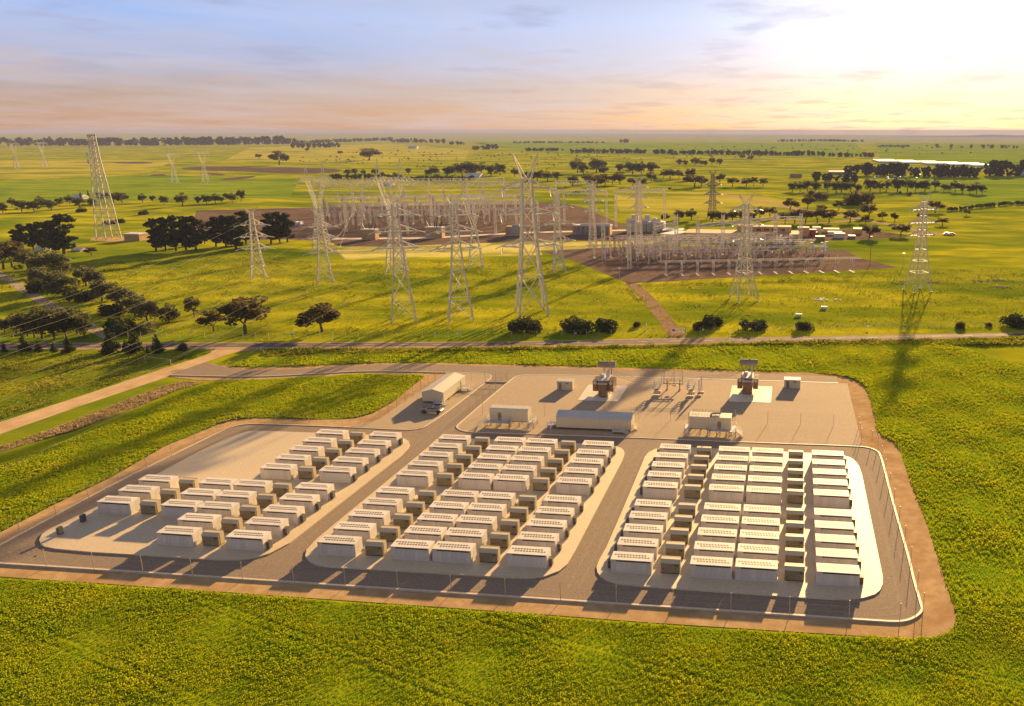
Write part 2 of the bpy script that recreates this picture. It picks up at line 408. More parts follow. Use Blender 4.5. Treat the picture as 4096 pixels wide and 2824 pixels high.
ROAD_U = [-700, 0, 1024, 2048, 2535, 3072, 4096, 4700]
def rl(vv): return px(list(zip(ROAD_U, vv)))
sh_t = rl([1372, 1371, 1369, 1366, 1354, 1347, 1329.5, 1320]); as_t = rl([1376, 1375, 1373, 1369.5, 1359, 1351, 1332.5, 1323])
as_b = rl([1393, 1391, 1387, 1383, 1374, 1364, 1342.5, 1333]); sh_b = rl([1400, 1399, 1396, 1391, 1381, 1369.5, 1347.5, 1338])
strip('road_shoulder', sh_t, sh_b, -.372, 'shoulder')
road = strip('road', as_t, as_b, -.345, 'asphalt')
mid = [((a[0] + b[0]) / 2, (a[1] + b[1]) / 2) for a, b in zip(as_t, as_b)]
def along(line, s0, step, ln):
    """pieces of a polyline: start s0, spacing step, length ln"""
    out, acc = [], 0.0
    pts = [Vector((*p, 0)) for p in line]; L = [0]
    for a, b in zip(pts, pts[1:]): L.append(L[-1] + (b - a).length)
    def at(s):
        for i in range(len(L) - 1):
            if s <= L[i + 1]:
                t = (s - L[i]) / (L[i + 1] - L[i]); return pts[i].lerp(pts[i + 1], t)
        return pts[-1]
    s = s0
    while s + ln < L[-1]:
        out.append((at(s), at(s + ln))); s += step
    return out
for nm, P, m_ in (('green_field', [(1900, 566), (2420, 570), (3420, 572), (3480, 628), (2280, 616), (2040, 596)], 'pasture'), ('green_field', [(3500, 572), (4300, 578), (4300, 668), (3930, 655), (3520, 632)], 'pasture'), ('dry_field', [(1000, 590), (1560, 575), (1880, 600), (1860, 640), (1300, 655), (900, 640)], 'drypasture'),
                  ('dry_field', [(2450, 765), (3000, 770), (3350, 850), (3050, 880), (2720, 868), (2480, 850)], 'drypasture'), ('dry_field', [(-300, 640), (700, 640), (600, 690), (-300, 730)], 'drypasture'), ('green_field', [(-300, 735), (640, 700), (1200, 715), (1160, 790), (500, 800), (-300, 810)], 'pasture'), ('green_field', [(3550, 700), (4300, 712), (4300, 800), (3900, 830), (3560, 770)], 'pasture')):
    ngon(nm, px(P, -.4), -.394, m_)
vs, fs = [], []
for k, (az0, az1, r, top) in enumerate(((7, 24, 21000, 16), (10, 30, 25000, 62))):
    n = 60; o_ = len(vs)
    for i in range(n + 1):
        f_ = i / n; a = R(az0 + (az1 - az0) * f_); x, y = r * math.sin(a), r * math.cos(a); z = -.4 - .0048 * (x + 12000)
        h = top * min(1, f_ * 3) * (.7 + .2 * math.sin(i * .35) + .12 * math.sin(i * .9 + 1))
        vs += [(x, y, z - 20), (x * 1.01, y * 1.01, max(z, z + 70 * min(1, f_ * 3) * (.7 + .2 * math.sin(i * .35))) if k == 0 else z + 110 * min(1, f_ * 2.5) * (.7 + .2 * math.sin(i * .3))), (x * 1.06, y * 1.06, z - 20)]
    for i in range(n):
        q = o_ + i * 3; fs += [(q, q + 3, q + 4, q + 1), (q + 1, q + 4, q + 5, q + 2)]
me = bpy.data.meshes.new('hills'); me.from_pydata(vs, [], fs); me.materials.append(M['hill']); tag(link('hills', me), kind='structure')
for a, b in along(mid, 70, 12.4, 3.6):
    d = (b - a).normalized(); nrm = Vector((-d.y, d.x, 0)) * .11
    mb = MB(); mb.add([a - nrm, b - nrm, b + nrm, a + nrm], [(0, 1, 2, 3)])
    for i, p in enumerate(mb.v): mb.v[i] = (p[0], p[1], -.338)
    mb.build('road_dash', 'whitepaint', road)
TRACK_T = px([(-300, 1770), (0, 1688), (310, 1588), (663, 1471), (814, 1425), (846, 1409), (838, 1398)])
TRACK_B = px([(-300, 1825), (0, 1736), (310, 1628), (681, 1504), (818, 1449), (942, 1408), (1024, 1397)])
strip('dirt_track', TRACK_T, TRACK_B, -.365, 'track')
ribbon('side_road', chaikin(px([(-250, 960), (0, 1097), (130, 1180), (270, 1262), (440, 1348)]), 2, False), 5.2, -.368, 'gravel2')
ribbon('access_track', chaikin(px([(2715, 1350), (2690, 1320), (2640, 1250), (2570, 1170), (2525, 1135)]), 2, False), 6.5, -.37, 'path')

DIRT = px([(836, 1453), (920, 1466), (1024, 1470), (1333, 1460), (1510, 1452), (1776, 1452), (2048, 1458), (2393, 1468), (2800, 1478), (3072, 1486), (3227, 1490), (3337, 1500), (3390, 1510), (3425, 1522), (3457, 1546), (3483, 1606), (3500, 1665), (3508, 1720), (3530, 1748), (3576, 1769), (3595, 1795), (3607, 1830), (3647, 1937),
           (3713, 2114), (3788, 2350), (3818, 2435), (3827, 2475), (3815, 2510), (3780, 2536), (3720, 2551), (3640, 2556), (3236, 2531), (2600, 2490), (2047, 2448), (640, 2350), (0, 2306), (-260, 2290), (-320, 2282), (-300, 2268), (0, 2130), (221, 2017), (442, 1911), (663, 1783), (818, 1721), (870, 1697), (929, 1681),
           (1024, 1672), (1289, 1679), (1365, 1679), (1422, 1672), (1488, 1655), (1577, 1606), (1690, 1512), (1696, 1506), (1680, 1503), (1422, 1498), (1245, 1509), (1024, 1518), (840, 1523), (752, 1517), (683, 1508), (679, 1497), (818, 1449)], -.335)
ngon('dirt_verge', DIRT, -.335, 'dirt')
GRAV = px([(818, 1449), (862, 1460), (920, 1473), (1024, 1482), (1311, 1469), (1510, 1458), (1754, 1458), (2048, 1467), (3072, 1496), (3346, 1506), (3353, 1531), (3390, 1533), (3417, 1650), (3446, 1767), (3448, 1783), (3497, 1796), (3519, 1814), (3569, 2000), (3633, 2221), (3647, 2280), (3656, 2321), (3687, 2425),
           (3690, 2439), (3677, 2456), (3638, 2478), (3597, 2485), (3500, 2480), (3200, 2459), (2600, 2421), (640, 2291), (0, 2251), (-105, 2246), (-115, 2240), (-105, 2232), (0, 2178), (221, 2059), (442, 1940), (663, 1831), (884, 1723), (929, 1705), (973, 1696), (1024, 1693), (1400, 1706), (1515, 1677), (1687, 1557),
           (1787, 1490), (1754, 1488), (1555, 1483), (1422, 1484), (1245, 1495), (1024, 1506), (796, 1502), (679, 1498)], -.22)
ngon('site_gravel_road', GRAV, -.22, 'gravel')
KERB = px([(679, 1499), (796, 1502), (1024, 1506), (1245, 1495), (1422, 1484), (1555, 1483), (1754, 1488), (1931, 1492), (1955, 1496), (1966, 1503), (1960, 1515), (1942, 1529), (1785, 1650), (1705, 1703), (1687, 1711), (1655, 1717), (1615, 1718), (1400, 1707), (1024, 1693), (973, 1696), (929, 1705), (884, 1723), (663, 1831), (442, 1940),
           (221, 2059), (0, 2178), (-105, 2232), (-113, 2240), (-100, 2245), (0, 2251), (640, 2291), (2600, 2421), (3200, 2459), (3500, 2480), (3590, 2485), (3638, 2478), (3675, 2457), (3690, 2437), (3687, 2425), (3656, 2321), (3647, 2280), (3633, 2221), (3569, 2000), (3524, 1820), (3510, 1803), (3485, 1791), (3440, 1783), (3072, 1771), (2490, 1747),
           (2240, 1738), (1900, 1728), (1863, 1725), (1838, 1718), (1826, 1708), (1832, 1697), (2050, 1512), (2070, 1503), (2098, 1498), (2240, 1498.6), (2650, 1510), (3072, 1522), (3353, 1531)], -.08)
kerbline('kerb', chaikin(KERB, 2, False), .42, -.08, -.36, 'kerb')
HUTPAD = px([(1787, 1491), (1931, 1493), (1955, 1497), (1964, 1503), (1958, 1515), (1942, 1527), (1785, 1648), (1705, 1701), (1687, 1709), (1655, 1715), (1615, 1716), (1398, 1705), (1515, 1677), (1687, 1557)], -.13)
ngon('office_pad', HUTPAD, -.13, 'gravel2')
SWPAD = px([(3390, 1533), (3417, 1650), (3446, 1767), (3440, 1781), (3072, 1769), (2490, 1745), (2240, 1736), (1900, 1726), (1863, 1723), (1840, 1716), (1829, 1707), (1836, 1697), (2052, 1513), (2072, 1504), (2098, 1500), (2240, 1500.5), (2650, 1512), (3072, 1524), (3353, 1533)], -.13)
ngon('switchyard_pad', SWPAD, -.13, 'gravel2')
PAD1 = px([(157, 2158), (161, 2173), (177, 2185), (221, 2194), (362, 2207), (530, 2217), (752, 2231), (860, 2238), (907, 2239), (970, 2237), (1024, 2229), (1081, 2212), (1157, 2172), (1599, 1827), (1632, 1793), (1639, 1778), (1634, 1764), (1617, 1754), (1594, 1746), (1540, 1741), (1249, 1730), (1024, 1722), (990, 1725), (951, 1736), (907, 1752), (796, 1805), (632, 1893), (398, 2021), (190, 2119), (168, 2136)], 0)
PAD2 = px([(1221, 2221), (1226, 2234), (1240, 2247), (1268, 2260), (1309, 2267), (1360, 2270), (1560, 2281), (2048, 2310), (2092, 2312), (2135, 2310), (2181, 2304), (2238, 2282), (2269, 2256), (2300, 2203), (2490, 1840), (2498, 1815), (2496, 1802), (2483, 1791), (2455, 1782), (2314, 1773), (2236, 1768), (1885, 1754), (1775, 1750), (1745, 1757), (1714, 1787), (1267, 2154), (1226, 2198)], 0)
PAD3 = px([(2386, 2265), (2389, 2288), (2402, 2304), (2425, 2320), (2468, 2335), (2558, 2343), (2740, 2357), (3200, 2389), (3338, 2396), (3400, 2396), (3455, 2390), (3500, 2376), (3520, 2360), (3531, 2335), (3531, 2305), (3526, 2280), (3448, 1898), (3436, 1864), (3420, 1842), (3400, 1829), (3375, 1822), (3250, 1812), (2848, 1793), (2764, 1789), (2660, 1786), (2620, 1796), (2595, 1808), (2579, 1827), (2490, 2039), (2424, 2190), (2397, 2238)], 0)
for P, nm in ((PAD1, 'battery_pad'), (PAD2, 'battery_pad'), (PAD3, 'battery_pad')):
    slab(nm, P, 0.0, -.36, 'pad')

# wheel paths worn into the gravel lanes
LANES = [[(690, 1480), (1024, 1492), (1400, 1472), (1700, 1472), (2000, 1482), (2800, 1500), (3330, 1518)], [(2010, 1490), (1960, 1545), (1800, 1670), (1700, 1760), (1400, 1990), (1180, 2175), (1130, 2265)], [(2590, 1770), (2540, 1840), (2440, 2060), (2330, 2280), (2290, 2360)],
         [(120, 2235), (640, 2262), (1300, 2312), (2300, 2378), (3300, 2440), (3560, 2455), (3620, 2420), (3610, 2350), (3540, 2060), (3480, 1850), (3420, 1800), (3100, 1785), (2500, 1760), (1850, 1738), (1500, 1728), (1000, 1706), (850, 1750), (560, 1900), (120, 2140), (40, 2200), (120, 2235)]]
for i, L in enumerate(LANES):
    line = chaikin(px(L, -.22), 3, False)
    for o_ in (-.95, .95): ribbon('wheel_path', offset(line, o_), .5, -.215 + .001 * i, 'worn')
# crop fields
CROP = px([(-900, 2345), (-320, 2290), (0, 2308), (640, 2351), (2047, 2449), (3236, 2532), (3640, 2557), (3720, 2552), (3780, 2537), (3816, 2511), (3828, 2475), (3819, 2435), (3789, 2350), (3714, 2114), (3648, 1937), (3608, 1830), (3577, 1769), (3531, 1748), (3509, 1720), (3484, 1606), (3458, 1546), (3391, 1510), (3228, 1490), (2800, 1478), (2048, 1458), (1776, 1452), (1510, 1452), (1333, 1460), (1024, 1470), (920, 1466), (860, 1456),
           (1000, 1437), (1245, 1416), (1466, 1409), (2048, 1405), (3072, 1383), (3691, 1377), (3802, 1386), (3912, 1408), (4096, 1470), (5400, 1890), (6600, 2300), (6600, 3600), (-900, 3600)], -.385)
ngon('crop_field', CROP, -.385, 'crop_soil')
CROPL = px([(-500, 2110), (0, 1862), (250, 1772), (500, 1680), (700, 1590), (790, 1545), (880, 1526), (1024, 1519), (1245, 1510), (1422, 1499), (1685, 1504), (1692, 1510), (1577, 1605), (1488, 1654), (1422, 1671), (1289, 1678), (1024, 1671), (929, 1680), (818, 1720), (663, 1782), (442, 1910), (221, 2016), (0, 2129), (-400, 2320)], -.385)
ngon('crop_field', CROPL, -.385, 'crop_soil')
DITCH = px([(-300, 1905), (-300, 1878), (0, 1788), (250, 1702), (480, 1612), (640, 1548), (740, 1526), (830, 1528), (720, 1556), (560, 1624), (300, 1722), (0, 1808)], -.37)
ngon('ditch', chaikin(DITCH, 1), -.372, 'ditch')
strip('road_verge', px([(1060, 1398), (2048, 1392), (3072, 1371), (4096, 1349)]), px([(1060, 1425), (2048, 1404), (3072, 1382), (4096, 1380)]), -.38, 'paddock')

# substation yards and other ground patches beyond the road
YARD_A = px([(785, 842), (1150, 832), (2210, 808), (2330, 828), (2500, 903), (2640, 945), (2600, 962), (2048, 966), (1560, 985), (1370, 985), (1310, 962), (1150, 958), (760, 960)])
ngon('switchyard_ground', YARD_A, -.375, 'yardgravel')
YARD_B = px([(2160, 1003), (2300, 1045), (2500, 1128), (2512, 1138), (2545, 1132), (3072, 1101), (3590, 1070), (3440, 1032), (3380, 1000), (2900, 985), (2560, 985), (2400, 992)])
ngon('switchyard_ground', YARD_B, -.37, 'yardgravel')
ngon('storage_yard_ground', px([(3180, 930), (3420, 915), (3640, 940), (3660, 945), (3500, 955), (3250, 965), (3150, 985), (3060, 985)]), -.377, 'yardgravel')
LAWN = px([(1300, 965), (1370, 987), (1560, 987), (2048, 968), (2600, 965), (2750, 955), (2560, 983), (2400, 991), (2160, 1001), (2170, 1020), (1660, 1030), (1385, 1040)])
ngon('lawn', LAWN, -.379, 'lawn')
ribbon('path', px([(1330, 955), (1700, 952), (2100, 930), (2600, 918)]), 9, -.368, 'slab')
ribbon('path', px([(1305, 965), (1385, 1040)]), 1.2, -.36, 'shoulder')
ribbon('driveway', chaikin(px([(2850, 770), (3060, 810), (3200, 838), (3380, 865), (3460, 880), (3600, 905), (3700, 930), (3830, 940)]), 2, False), 9, -.372, 'shoulder')
ribbon('driveway', chaikin(px([(3430, 880), (3330, 890), (3200, 893), (3080, 885)]), 2, False), 8, -.374, 'shoulder')
ngon('purple_flower_meadow', chaikin(px([(690, 672), (870, 664), (1000, 670), (1120, 668), (1390, 676), (1330, 694), (1120, 695), (960, 684), (800, 683)]), 2), -.39, 'purple')
for P in ([(600, 698), (660, 695), (665, 703), (605, 705)], [(815, 690), (905, 696), (890, 704), (830, 698)], [(860, 717), (1010, 702), (1030, 706), (930, 722)], [(430, 648), (620, 648), (600, 655), (480, 655)]):
    ngon('brown_soil_patch', chaikin(px(P), 1), -.388, 'purple')

# ------------------------------------------------------------------ battery containers
CL, CD, CH = 7.2, 2.94, 2.55
def make_container():
    t = thing('battery_container', 'white battery container', 'container')
    b = MB(); b.box(.03, CL - .03, .05, CD, .10, 2.44); b.box(0, CL, .02, CD - .02, 0, .12); b.build('body', 'white', t)
    r = MB(); r.box(-.02, CL + .02, -.03, CD / 2 - .008, 2.43, CH); r.box(-.02, CL + .02, CD / 2 + .008, CD + .03, 2.43, CH); r.build('roof', 'white', t)
    dm = MB(); dm.box(.012, .873, 0, .05, 0, 1.98); dm.box(.80, .83, -.03, 0, .92, 1.16)
    dme = dm.mesh('door', 'whitedoor')
    for i in range(8): link('door', dme, t, (.045 + .889 * i, 0, .16))
    s = MB(); s.box(.98, 6.95, -.012, .05, 2.19, 2.39); s.build('air_slot', 'slot', t)
    pl = MB(); pl.box(.04, .94, -.012, .05, 2.16, 2.41); lp = pl.build('logo_plate', 'white', t)
    g = MB(); y0, y1, st = -.022, -.012, .032
    def bx(x0, x1, z0, z1): g.box(x0, x1, y0, y1, z0, z1)
    x = .10; zb, zt, lw, gap = 2.205, 2.365, .125, .035
    bx(x, x + lw, zt - st, zt); bx(x + lw / 2 - st / 2, x + lw / 2 + st / 2, zb, zt - st); x += lw + gap          # T
    for z in (zb, (zb + zt) / 2 - st / 2, zt - st): bx(x, x + lw, z, z + st)                                       # E
    x += lw + gap
    for z in (zb, (zb + zt) / 2 - st / 2, zt - st): bx(x, x + lw, z, z + st)                                       # S
    bx(x, x + st, (zb + zt) / 2, zt); bx(x + lw - st, x + lw, zb, (zb + zt) / 2); x += lw + gap
    bx(x, x + st, zb, zt); bx(x, x + lw, zb, zb + st); x += lw + gap                                               # L
    bx(x, x + lw, zt - st, zt); bx(x, x + st, zb, zt - st * 2); bx(x + lw - st, x + lw, zb, zt - st * 2); bx(x, x + lw, (zb + zt) / 2 - st, (zb + zt) / 2)   # A
    g.build('lettering', 'red', lp)
    f = MB()
    for x0, y in ((.58, 1.88), (1.26, 1.10)):
        for i in range(11):
            c = (x0 + .53 * i, y, CH)
            f.lathe(c, [(.235, -.01), (.235, .022), (.20, .022), (.20, .008)], 12, 0)
            f.m[-1] = 1
    fo = f.build('fan_vents', ['whitedoor', 'fan'], t); fo['kind'] = 'stuff'
    for sx in (0, 1):
        for k in (0, 1):
            p = MB(); x0 = -.0 if sx == 0 else CL - .03
            p.box(x0, x0 + .03, .10 + k * 1.42, 1.46 + k * 1.42, .14, 2.40); p.build('side_panel', 'white', t)
    return t
PADNAME = ['half-empty pad', 'middle pad', 'third pad']
ROWY = [0, 5.57, 11.15, 16.75, 22.35, 31.7, 37.35, 43.0, 48.65, 54.3]
BX = [-134.1, -80.7, -26.45]
COLX = [0, 13.95, 21.75, 35.6]; CABX = [8.75, 30.3]
def sitexy(x, ry):
    return x + .0245 * ry, 131.1 + ry + .0075 * (x + 80)
cont = make_container(); first = True
cells = []
for b in range(3):
    for ci in range(4):
        for ri in range(10):
            if b == 0 and ci < 2 and ri not in (2, 3, 4): continue
            cells.append((b, ci, ri))
for b, ci, ri in cells:
    c = cont if first else copy_tree(cont)
    first = False
    x, y = sitexy(BX[b] + COLX[ci], ROWY[ri]); c.location = (x, y, 0.002)
    tag(c, f'white battery container, {PADNAME[b]}, {ORD[ci]} column from the track, {ORD[ri]} row from the fence', 'container', 'battery containers in rows')

def make_cabinet():
    t = thing('inverter_cabinet', 'tan inverter cabinet', 'cabinet')
    w, d = 3.35, 1.75
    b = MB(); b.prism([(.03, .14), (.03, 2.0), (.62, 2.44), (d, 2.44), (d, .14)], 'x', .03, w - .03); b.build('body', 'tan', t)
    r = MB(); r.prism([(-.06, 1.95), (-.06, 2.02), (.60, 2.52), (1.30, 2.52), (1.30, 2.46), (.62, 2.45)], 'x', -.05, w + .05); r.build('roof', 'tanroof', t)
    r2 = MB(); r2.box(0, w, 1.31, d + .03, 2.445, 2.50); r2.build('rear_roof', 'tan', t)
    s = MB(); s.box(.05, w - .05, .06, d - .05, 0, .14); s.build('skid', 'black', t)
    p = MB(); p.box(2.30, 3.22, 0, .03, .25, 1.85); dr = p.build('door', 'tan', t)
    g = MB(); g.box(2.50, 3.02, -.02, 0, 1.42, 1.74)
    for i in range(5): g.box(2.50, 3.02, -.035, -.02, 1.45 + i * .06, 1.475 + i * .06)
    g.build('vent_grille', 'grille', dr)
    h = MB(); h.box(2.44, 2.54, -.05, 0, .92, 1.10); h.build('handle', 'black', dr)
    bo = MB()
    for x, z in ((2.36, 1.72), (3.14, 1.72), (2.36, .34), (3.14, .34)): bo.box(x - .03, x + .03, -.02, 0, z - .04, z + .04)
    bo.build('bolts', 'black', dr)
    lb = MB(); lb.box(.33, .69, 0, .03, 1.00, 1.08); lo = lb.build('warning_label', 'red', t)
    l2 = MB(); l2.box(.44, .58, -.002, .03, .76, .985); l2.build('warning_figure', 'black', lo)
    l3 = MB(); l3.box(.45, .57, 0, .03, .55, .62); l3.build('earth_mark', 'green_led', t)
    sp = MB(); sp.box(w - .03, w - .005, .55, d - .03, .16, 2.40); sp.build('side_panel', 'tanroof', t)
    return t
cab = make_cabinet(); first = True
for b in range(3):
    for ci in range(2):
        for ri in range(10):
            if b == 0 and ci == 0 and ri not in (2, 3, 4): continue
            c = cab if first else copy_tree(cab)
            first = False
            x, y = sitexy(BX[b] + CABX[ci] - (.0 if ci == 0 else .1), ROWY[ri]); c.location = (x, y + .72, 0.002)
            tag(c, f'tan inverter cabinet, {PADNAME[b]}, {ORD[ci]} cabinet column from the track, {ORD[ri]} row from the fence', 'cabinet', 'inverter cabinets between the containers')

def make_switch_box():
    t = thing('switch_box', 'small dark switch box', 'switch box')
    b = MB(); b.box(0, .62, 0, .95, .10, 1.42); b.build('body', 'darkbox', t)
    r = MB(); r.prism([(-.04, 1.42), (-.04, 1.47), (.99, 1.53), (.99, 1.42)], 'x', -.04, .66); r.build('lid', 'darkbox', t)
    p = MB(); p.box(.04, .58, .05, .9, 0, .10); p.build('plinth', 'kerb', t)
    d = MB(); d.box(.05, .57, -.02, 0, .18, 1.36); dd = d.build('door', 'darkbox', t)
    h = MB(); h.box(.44, .49, -.05, -.02, .75, .92); h.build('handle', 'steel', dd)
    return t
sb = make_switch_box(); first = True
for b, side in ((0, 1), (1, 1), (2, 0), (2, 1)):
    for ri in range(10):
        c = sb if first else copy_tree(sb)
        first = False
        x, y = sitexy(BX[b] + (COLX[3] + CL + .12 if side else -.78), ROWY[ri]); c.location = (x, y + (.75 if side else 1.2), 0.002)
        e = 'far' if side else 'track'
        tag(c, f'small dark switch box at the {e} end of the {ORD[ri]} container row, {PADNAME[b]}', 'switch box', 'switch boxes at the row ends')
for (x, y), w in (((-134.2, 131.9), 'nearer the rounded pad corner'), ((-134.1, 137.4), 'nearer the first container')):
    c = copy_tree(sb); c.location = (x, y, 0.002)
    tag(c, f'small dark switch box standing alone on the half-empty pad, {w}', 'switch box', 'lone switch boxes')

# ------------------------------------------------------------------ steel decks, stairs and rails for the raised buildings
GZ = -.13
def deck(t, x0, x1, y0, y1, z, rails=(), mat_='steel'):
    d = MB(); d.box(x0, x1, y0, y1, z - .10, z); d.build('deck', 'blueroof', t)
    nx = max(2, int((x1 - x0) / 2.4) + 1)
    for i in range(nx):
        for yy in (y0 + .1, y1 - .1):
            l = MB(); xx = x0 + .1 + (x1 - x0 - .2) * i / (nx - 1); l.bar((xx, yy, z - .1), (xx, yy, GZ), .13); l.box(xx - .16, xx + .16, yy - .16, yy + .16, GZ, GZ + .06)
            l.build('deck_leg', 'steeldark', t)
    for (a, b) in rails: rail(t, (*a, z), (*b, z))
def rail(t, a, b):
    m = MB(); a, b = Vector(a), Vector(b); n = max(2, int((b - a).length / 1.5) + 1); up = Vector((0, 0, 1))
    for i in range(n):
        p = a.lerp(b, i / (n - 1)); m.bar(p, p + up * 1.1, .06)
    for h in (.38, .74, 1.1): m.bar(a + up * h, b + up * h, .055)
    m.build('handrail', 'steel', t)
def stair(t, a, b, w):
    """flight from a (top) down to b; w is the tread direction vector"""
    m = MB(); a, b, w = Vector(a), Vector(b), Vector(w)
    for s in (0, 1): m.bar(a + w * s, b + w * s, .14)
    n = max(4, int((a.z - b.z) / .19))
    for i in range(1, n):
        p = a.lerp(b, i / n); d = (b - a); d.z = 0; d.normalize(); d *= .13
        m.add([p - d, p + d, p + d + w, p - d + w], [(0, 1, 2, 3)])
        m.add([p - d - Vector((0, 0, .04)), p + d - Vector((0, 0, .04)), p + d + w - Vector((0, 0, .04)), p - d + w - Vector((0, 0, .04))], [(3, 2, 1, 0)])
    m.build('stair', 'steel', t)
    for s in (0, 1): rail(t, a + w * s, b + w * s)
def legs(t, xs, ys, z, nm='support_leg'):
    for x in xs:
        for y in ys:
            l = MB(); l.bar((x, y, z), (x, y, GZ), .16); l.box(x - .2, x + .2, y - .2, y + .2, GZ, GZ + .07); l.build(nm, 'steeldark', t)
def panel_wall(t, x0, x1, y, z0, z1, n, m='cream', nm='wall_panel', d=-.025):
    w = (x1 - x0) / n
    p = MB(); p.box(.012, w - .012, d, 0, 0, z1 - z0); me = p.mesh(nm, m)
    for i in range(n): link(nm, me, t, (x0 + w * i, y, z0))

# raised control cabin on the office side
t = thing('raised_cabin', 'cream control cabin on stilts with rounded roof edge, nearest the inner gravel lane', 'cabin')
x0, x1, y0, y1, zf = -72.4, -62.1, 203.2, 206.6, 1.42
b = MB(); b.prism([(y0, zf), (y0, 4.12), (y1, 4.12), (y1, zf)], 'x', x0, x1); b.build('wall', 'cream', t)
b = MB(); b.prism([(y0 - .05, 4.12), (y0 + .02, 4.35), (y0 + .5, 4.66), (y1 - .6, 4.74), (y1 + .05, 4.3), (y1 + .05, 4.12)], 'x', x0 - .05, x1 + .05); b.build('roof', 'creamroof', t)
b = MB(); b.box(x0 - .03, x1 + .03, y0 - .03, y1 + .03, zf - .22, zf); b.build('floor_frame', 'steeldark', t)
b = MB(); b.box(-70.2, -69.25, y0 - .04, y0, zf + .02, zf + 2.15); dr = b.build('door', 'doorgrey', t)
b = MB(); b.box(-69.42, -69.34, y0 - .09, y0 - .04, zf + 1.0, zf + 1.1); b.build('handle', 'black', dr)
panel_wall(t, x0, -70.25, y0, zf + .02, 4.1, 2); panel_wall(t, -69.2, x1, y0, zf + .02, 4.1, 6)
legs(t, (-72.2, -69.6, -67.1, -64.6, -62.3), (y0 + .1, y1 - .1), zf - .22)
deck(t, -73.3, -66.6, 201.3, 203.1, 1.36, rails=[((-73.2, 201.35), (-66.7, 201.35)), ((-66.7, 201.35), (-66.7, 203.1)), ((-73.2, 203.1), (-73.2, 206))])
stair(t, (-73.3, 201.5, 1.36), (-75.6, 201.5, GZ), (0, 1.2, 0))
deck(t, -62.0, -60.4, 202.6, 206.2, 1.36, rails=[((-60.45, 203.8), (-60.45, 206.2)), ((-61.95, 206.2), (-60.45, 206.2))])
stair(t, (-61.9, 202.6, 1.36), (-61.9, 200.6, GZ), (1.2, 0, 0))

# long low site shed
t = thing('site_shed', 'long low shed with blue-grey gable roof between the two raised cabins', 'shed')
x0, x1, y0, y1, zf = -54.4, -34.7, 202.7, 208.1, .42
b = MB(); b.prism([(y0, zf), (y0, 3.2), ((y0 + y1) / 2, 4.22), (y1, 3.2), (y1, zf)], 'x', x0, x1); b.build('wall', 'cream', t)
for s, nm in ((0, 'roof_slope'), (1, 'roof_slope')):
    ym = (y0 + y1) / 2; b = MB()
    pl = [(y0 - .15, 3.17), (ym, 4.25), (ym, 4.32), (y0 - .15, 3.24)] if s == 0 else [(ym, 4.25), (y1 + .15, 3.17), (y1 + .15, 3.24), (ym, 4.32)]
    b.prism(pl, 'x', x0 - .12, x1 + .12); b.build(nm, 'blueroof', t)
panel_wall(t, x0, x1, y0, zf + .02, 3.14, 16)
b = MB(); b.box(-38.2, -37.3, y0 - .05, y0 - .027, zf + .02, 2.6); dr = b.build('door', 'cream', t)
b = MB(); b.box(-37.48, -37.40, y0 - .10, y0 - .05, 1.4, 1.5); b.build('handle', 'black', dr)
legs(t, (-54.1, -49.9, -45.8, -41.7, -35.0), (y0 + .25, y1 - .25), zf, 'stump')
deck(t, -56.9, -54.5, 203.0, 205.4, .85, rails=[((-56.85, 203.0), (-56.85, 205.4)), ((-56.85, 205.4), (-54.6, 205.4))])
stair(t, (-56.8, 203.0, .85), (-56.8, 201.6, GZ), (1.1, 0, 0))
deck(t, -39.4, -36.6, 200.9, 202.6, .5, rails=[((-39.35, 200.95), (-39.35, 202.6))])
stair(t, (-36.6, 201.0, .5), (-35.3, 201.0, GZ), (0, 1.2, 0))
stair(t, (-34.5, 204.5, .5), (-33.4, 204.5, GZ), (0, 1.2, 0))

# raised generator cabin with rooftop rails and exhaust
t = thing('raised_cabin', 'cream flat-roofed cabin on stilts with rooftop rails and exhaust pipe', 'cabin')
x0, x1, y0, y1, zf = -19.8, -9.2, 203.5, 207.3, 1.42
b = MB(); b.box(x0, x1, y0, y1, zf, 4.42); b.build('wall', 'cream', t)
b = MB(); b.box(x0 - .06, x1 + .06, y0 - .06, y1 + .06, 4.42, 4.56); rf = b.build('roof', 'creamroof', t)
for i in range(5):
    for yy in (y0 + .35, y1 - .35):
        b = MB(); xx = x0 + .7 + i * 1.5; b.bar((xx, yy, 4.56), (xx, yy, 5.35), .06); b.bar((xx + 1.0, yy, 4.56), (xx + 1.0, yy, 5.35), .06); b.bar((xx, yy, 5.35), (xx + 1.0, yy, 5.35), .06); b.bar((xx, yy, 5.0), (xx + 1, yy, 5.0), .05)
        b.build('roof_hoop', 'steeldark', rf)
b = MB(); b.box(-14.6, -12.2, y0 + .3, y0 + 1.1, 4.56, 4.72); b.tube((-14.4, y0 + .9, 4.75), (-14.2, y0 + 1.3, 5.15), .22); b.tube((-14.2, y0 + 1.3, 5.15), (-12.0, y0 + 1.5, 5.2), .24); b.tube((-12.0, y0 + 1.5, 5.1), (-11.9, y0 + 1.5, 6.9), .12)
b.build('exhaust_pipe', 'steeldark', rf)
b = MB(); b.box(x0 - .03, x1 + .03, y0 - .03, y1 + .03, zf - .22, zf); b.build('floor_frame', 'steeldark', t)
b = MB(); b.box(-12.65, -11.75, y0 - .04, y0, zf + .02, zf + 2.1); dr = b.build('door', 'doorgrey', t)
b = MB(); b.box(-11.95, -11.87, y0 - .09, y0 - .04, zf + 1, zf + 1.1); b.build('handle', 'black', dr)
panel_wall(t, x0, -12.7, y0, zf + .02, 4.4, 6); panel_wall(t, -11.7, x1, y0, zf + .02, 4.4, 2)
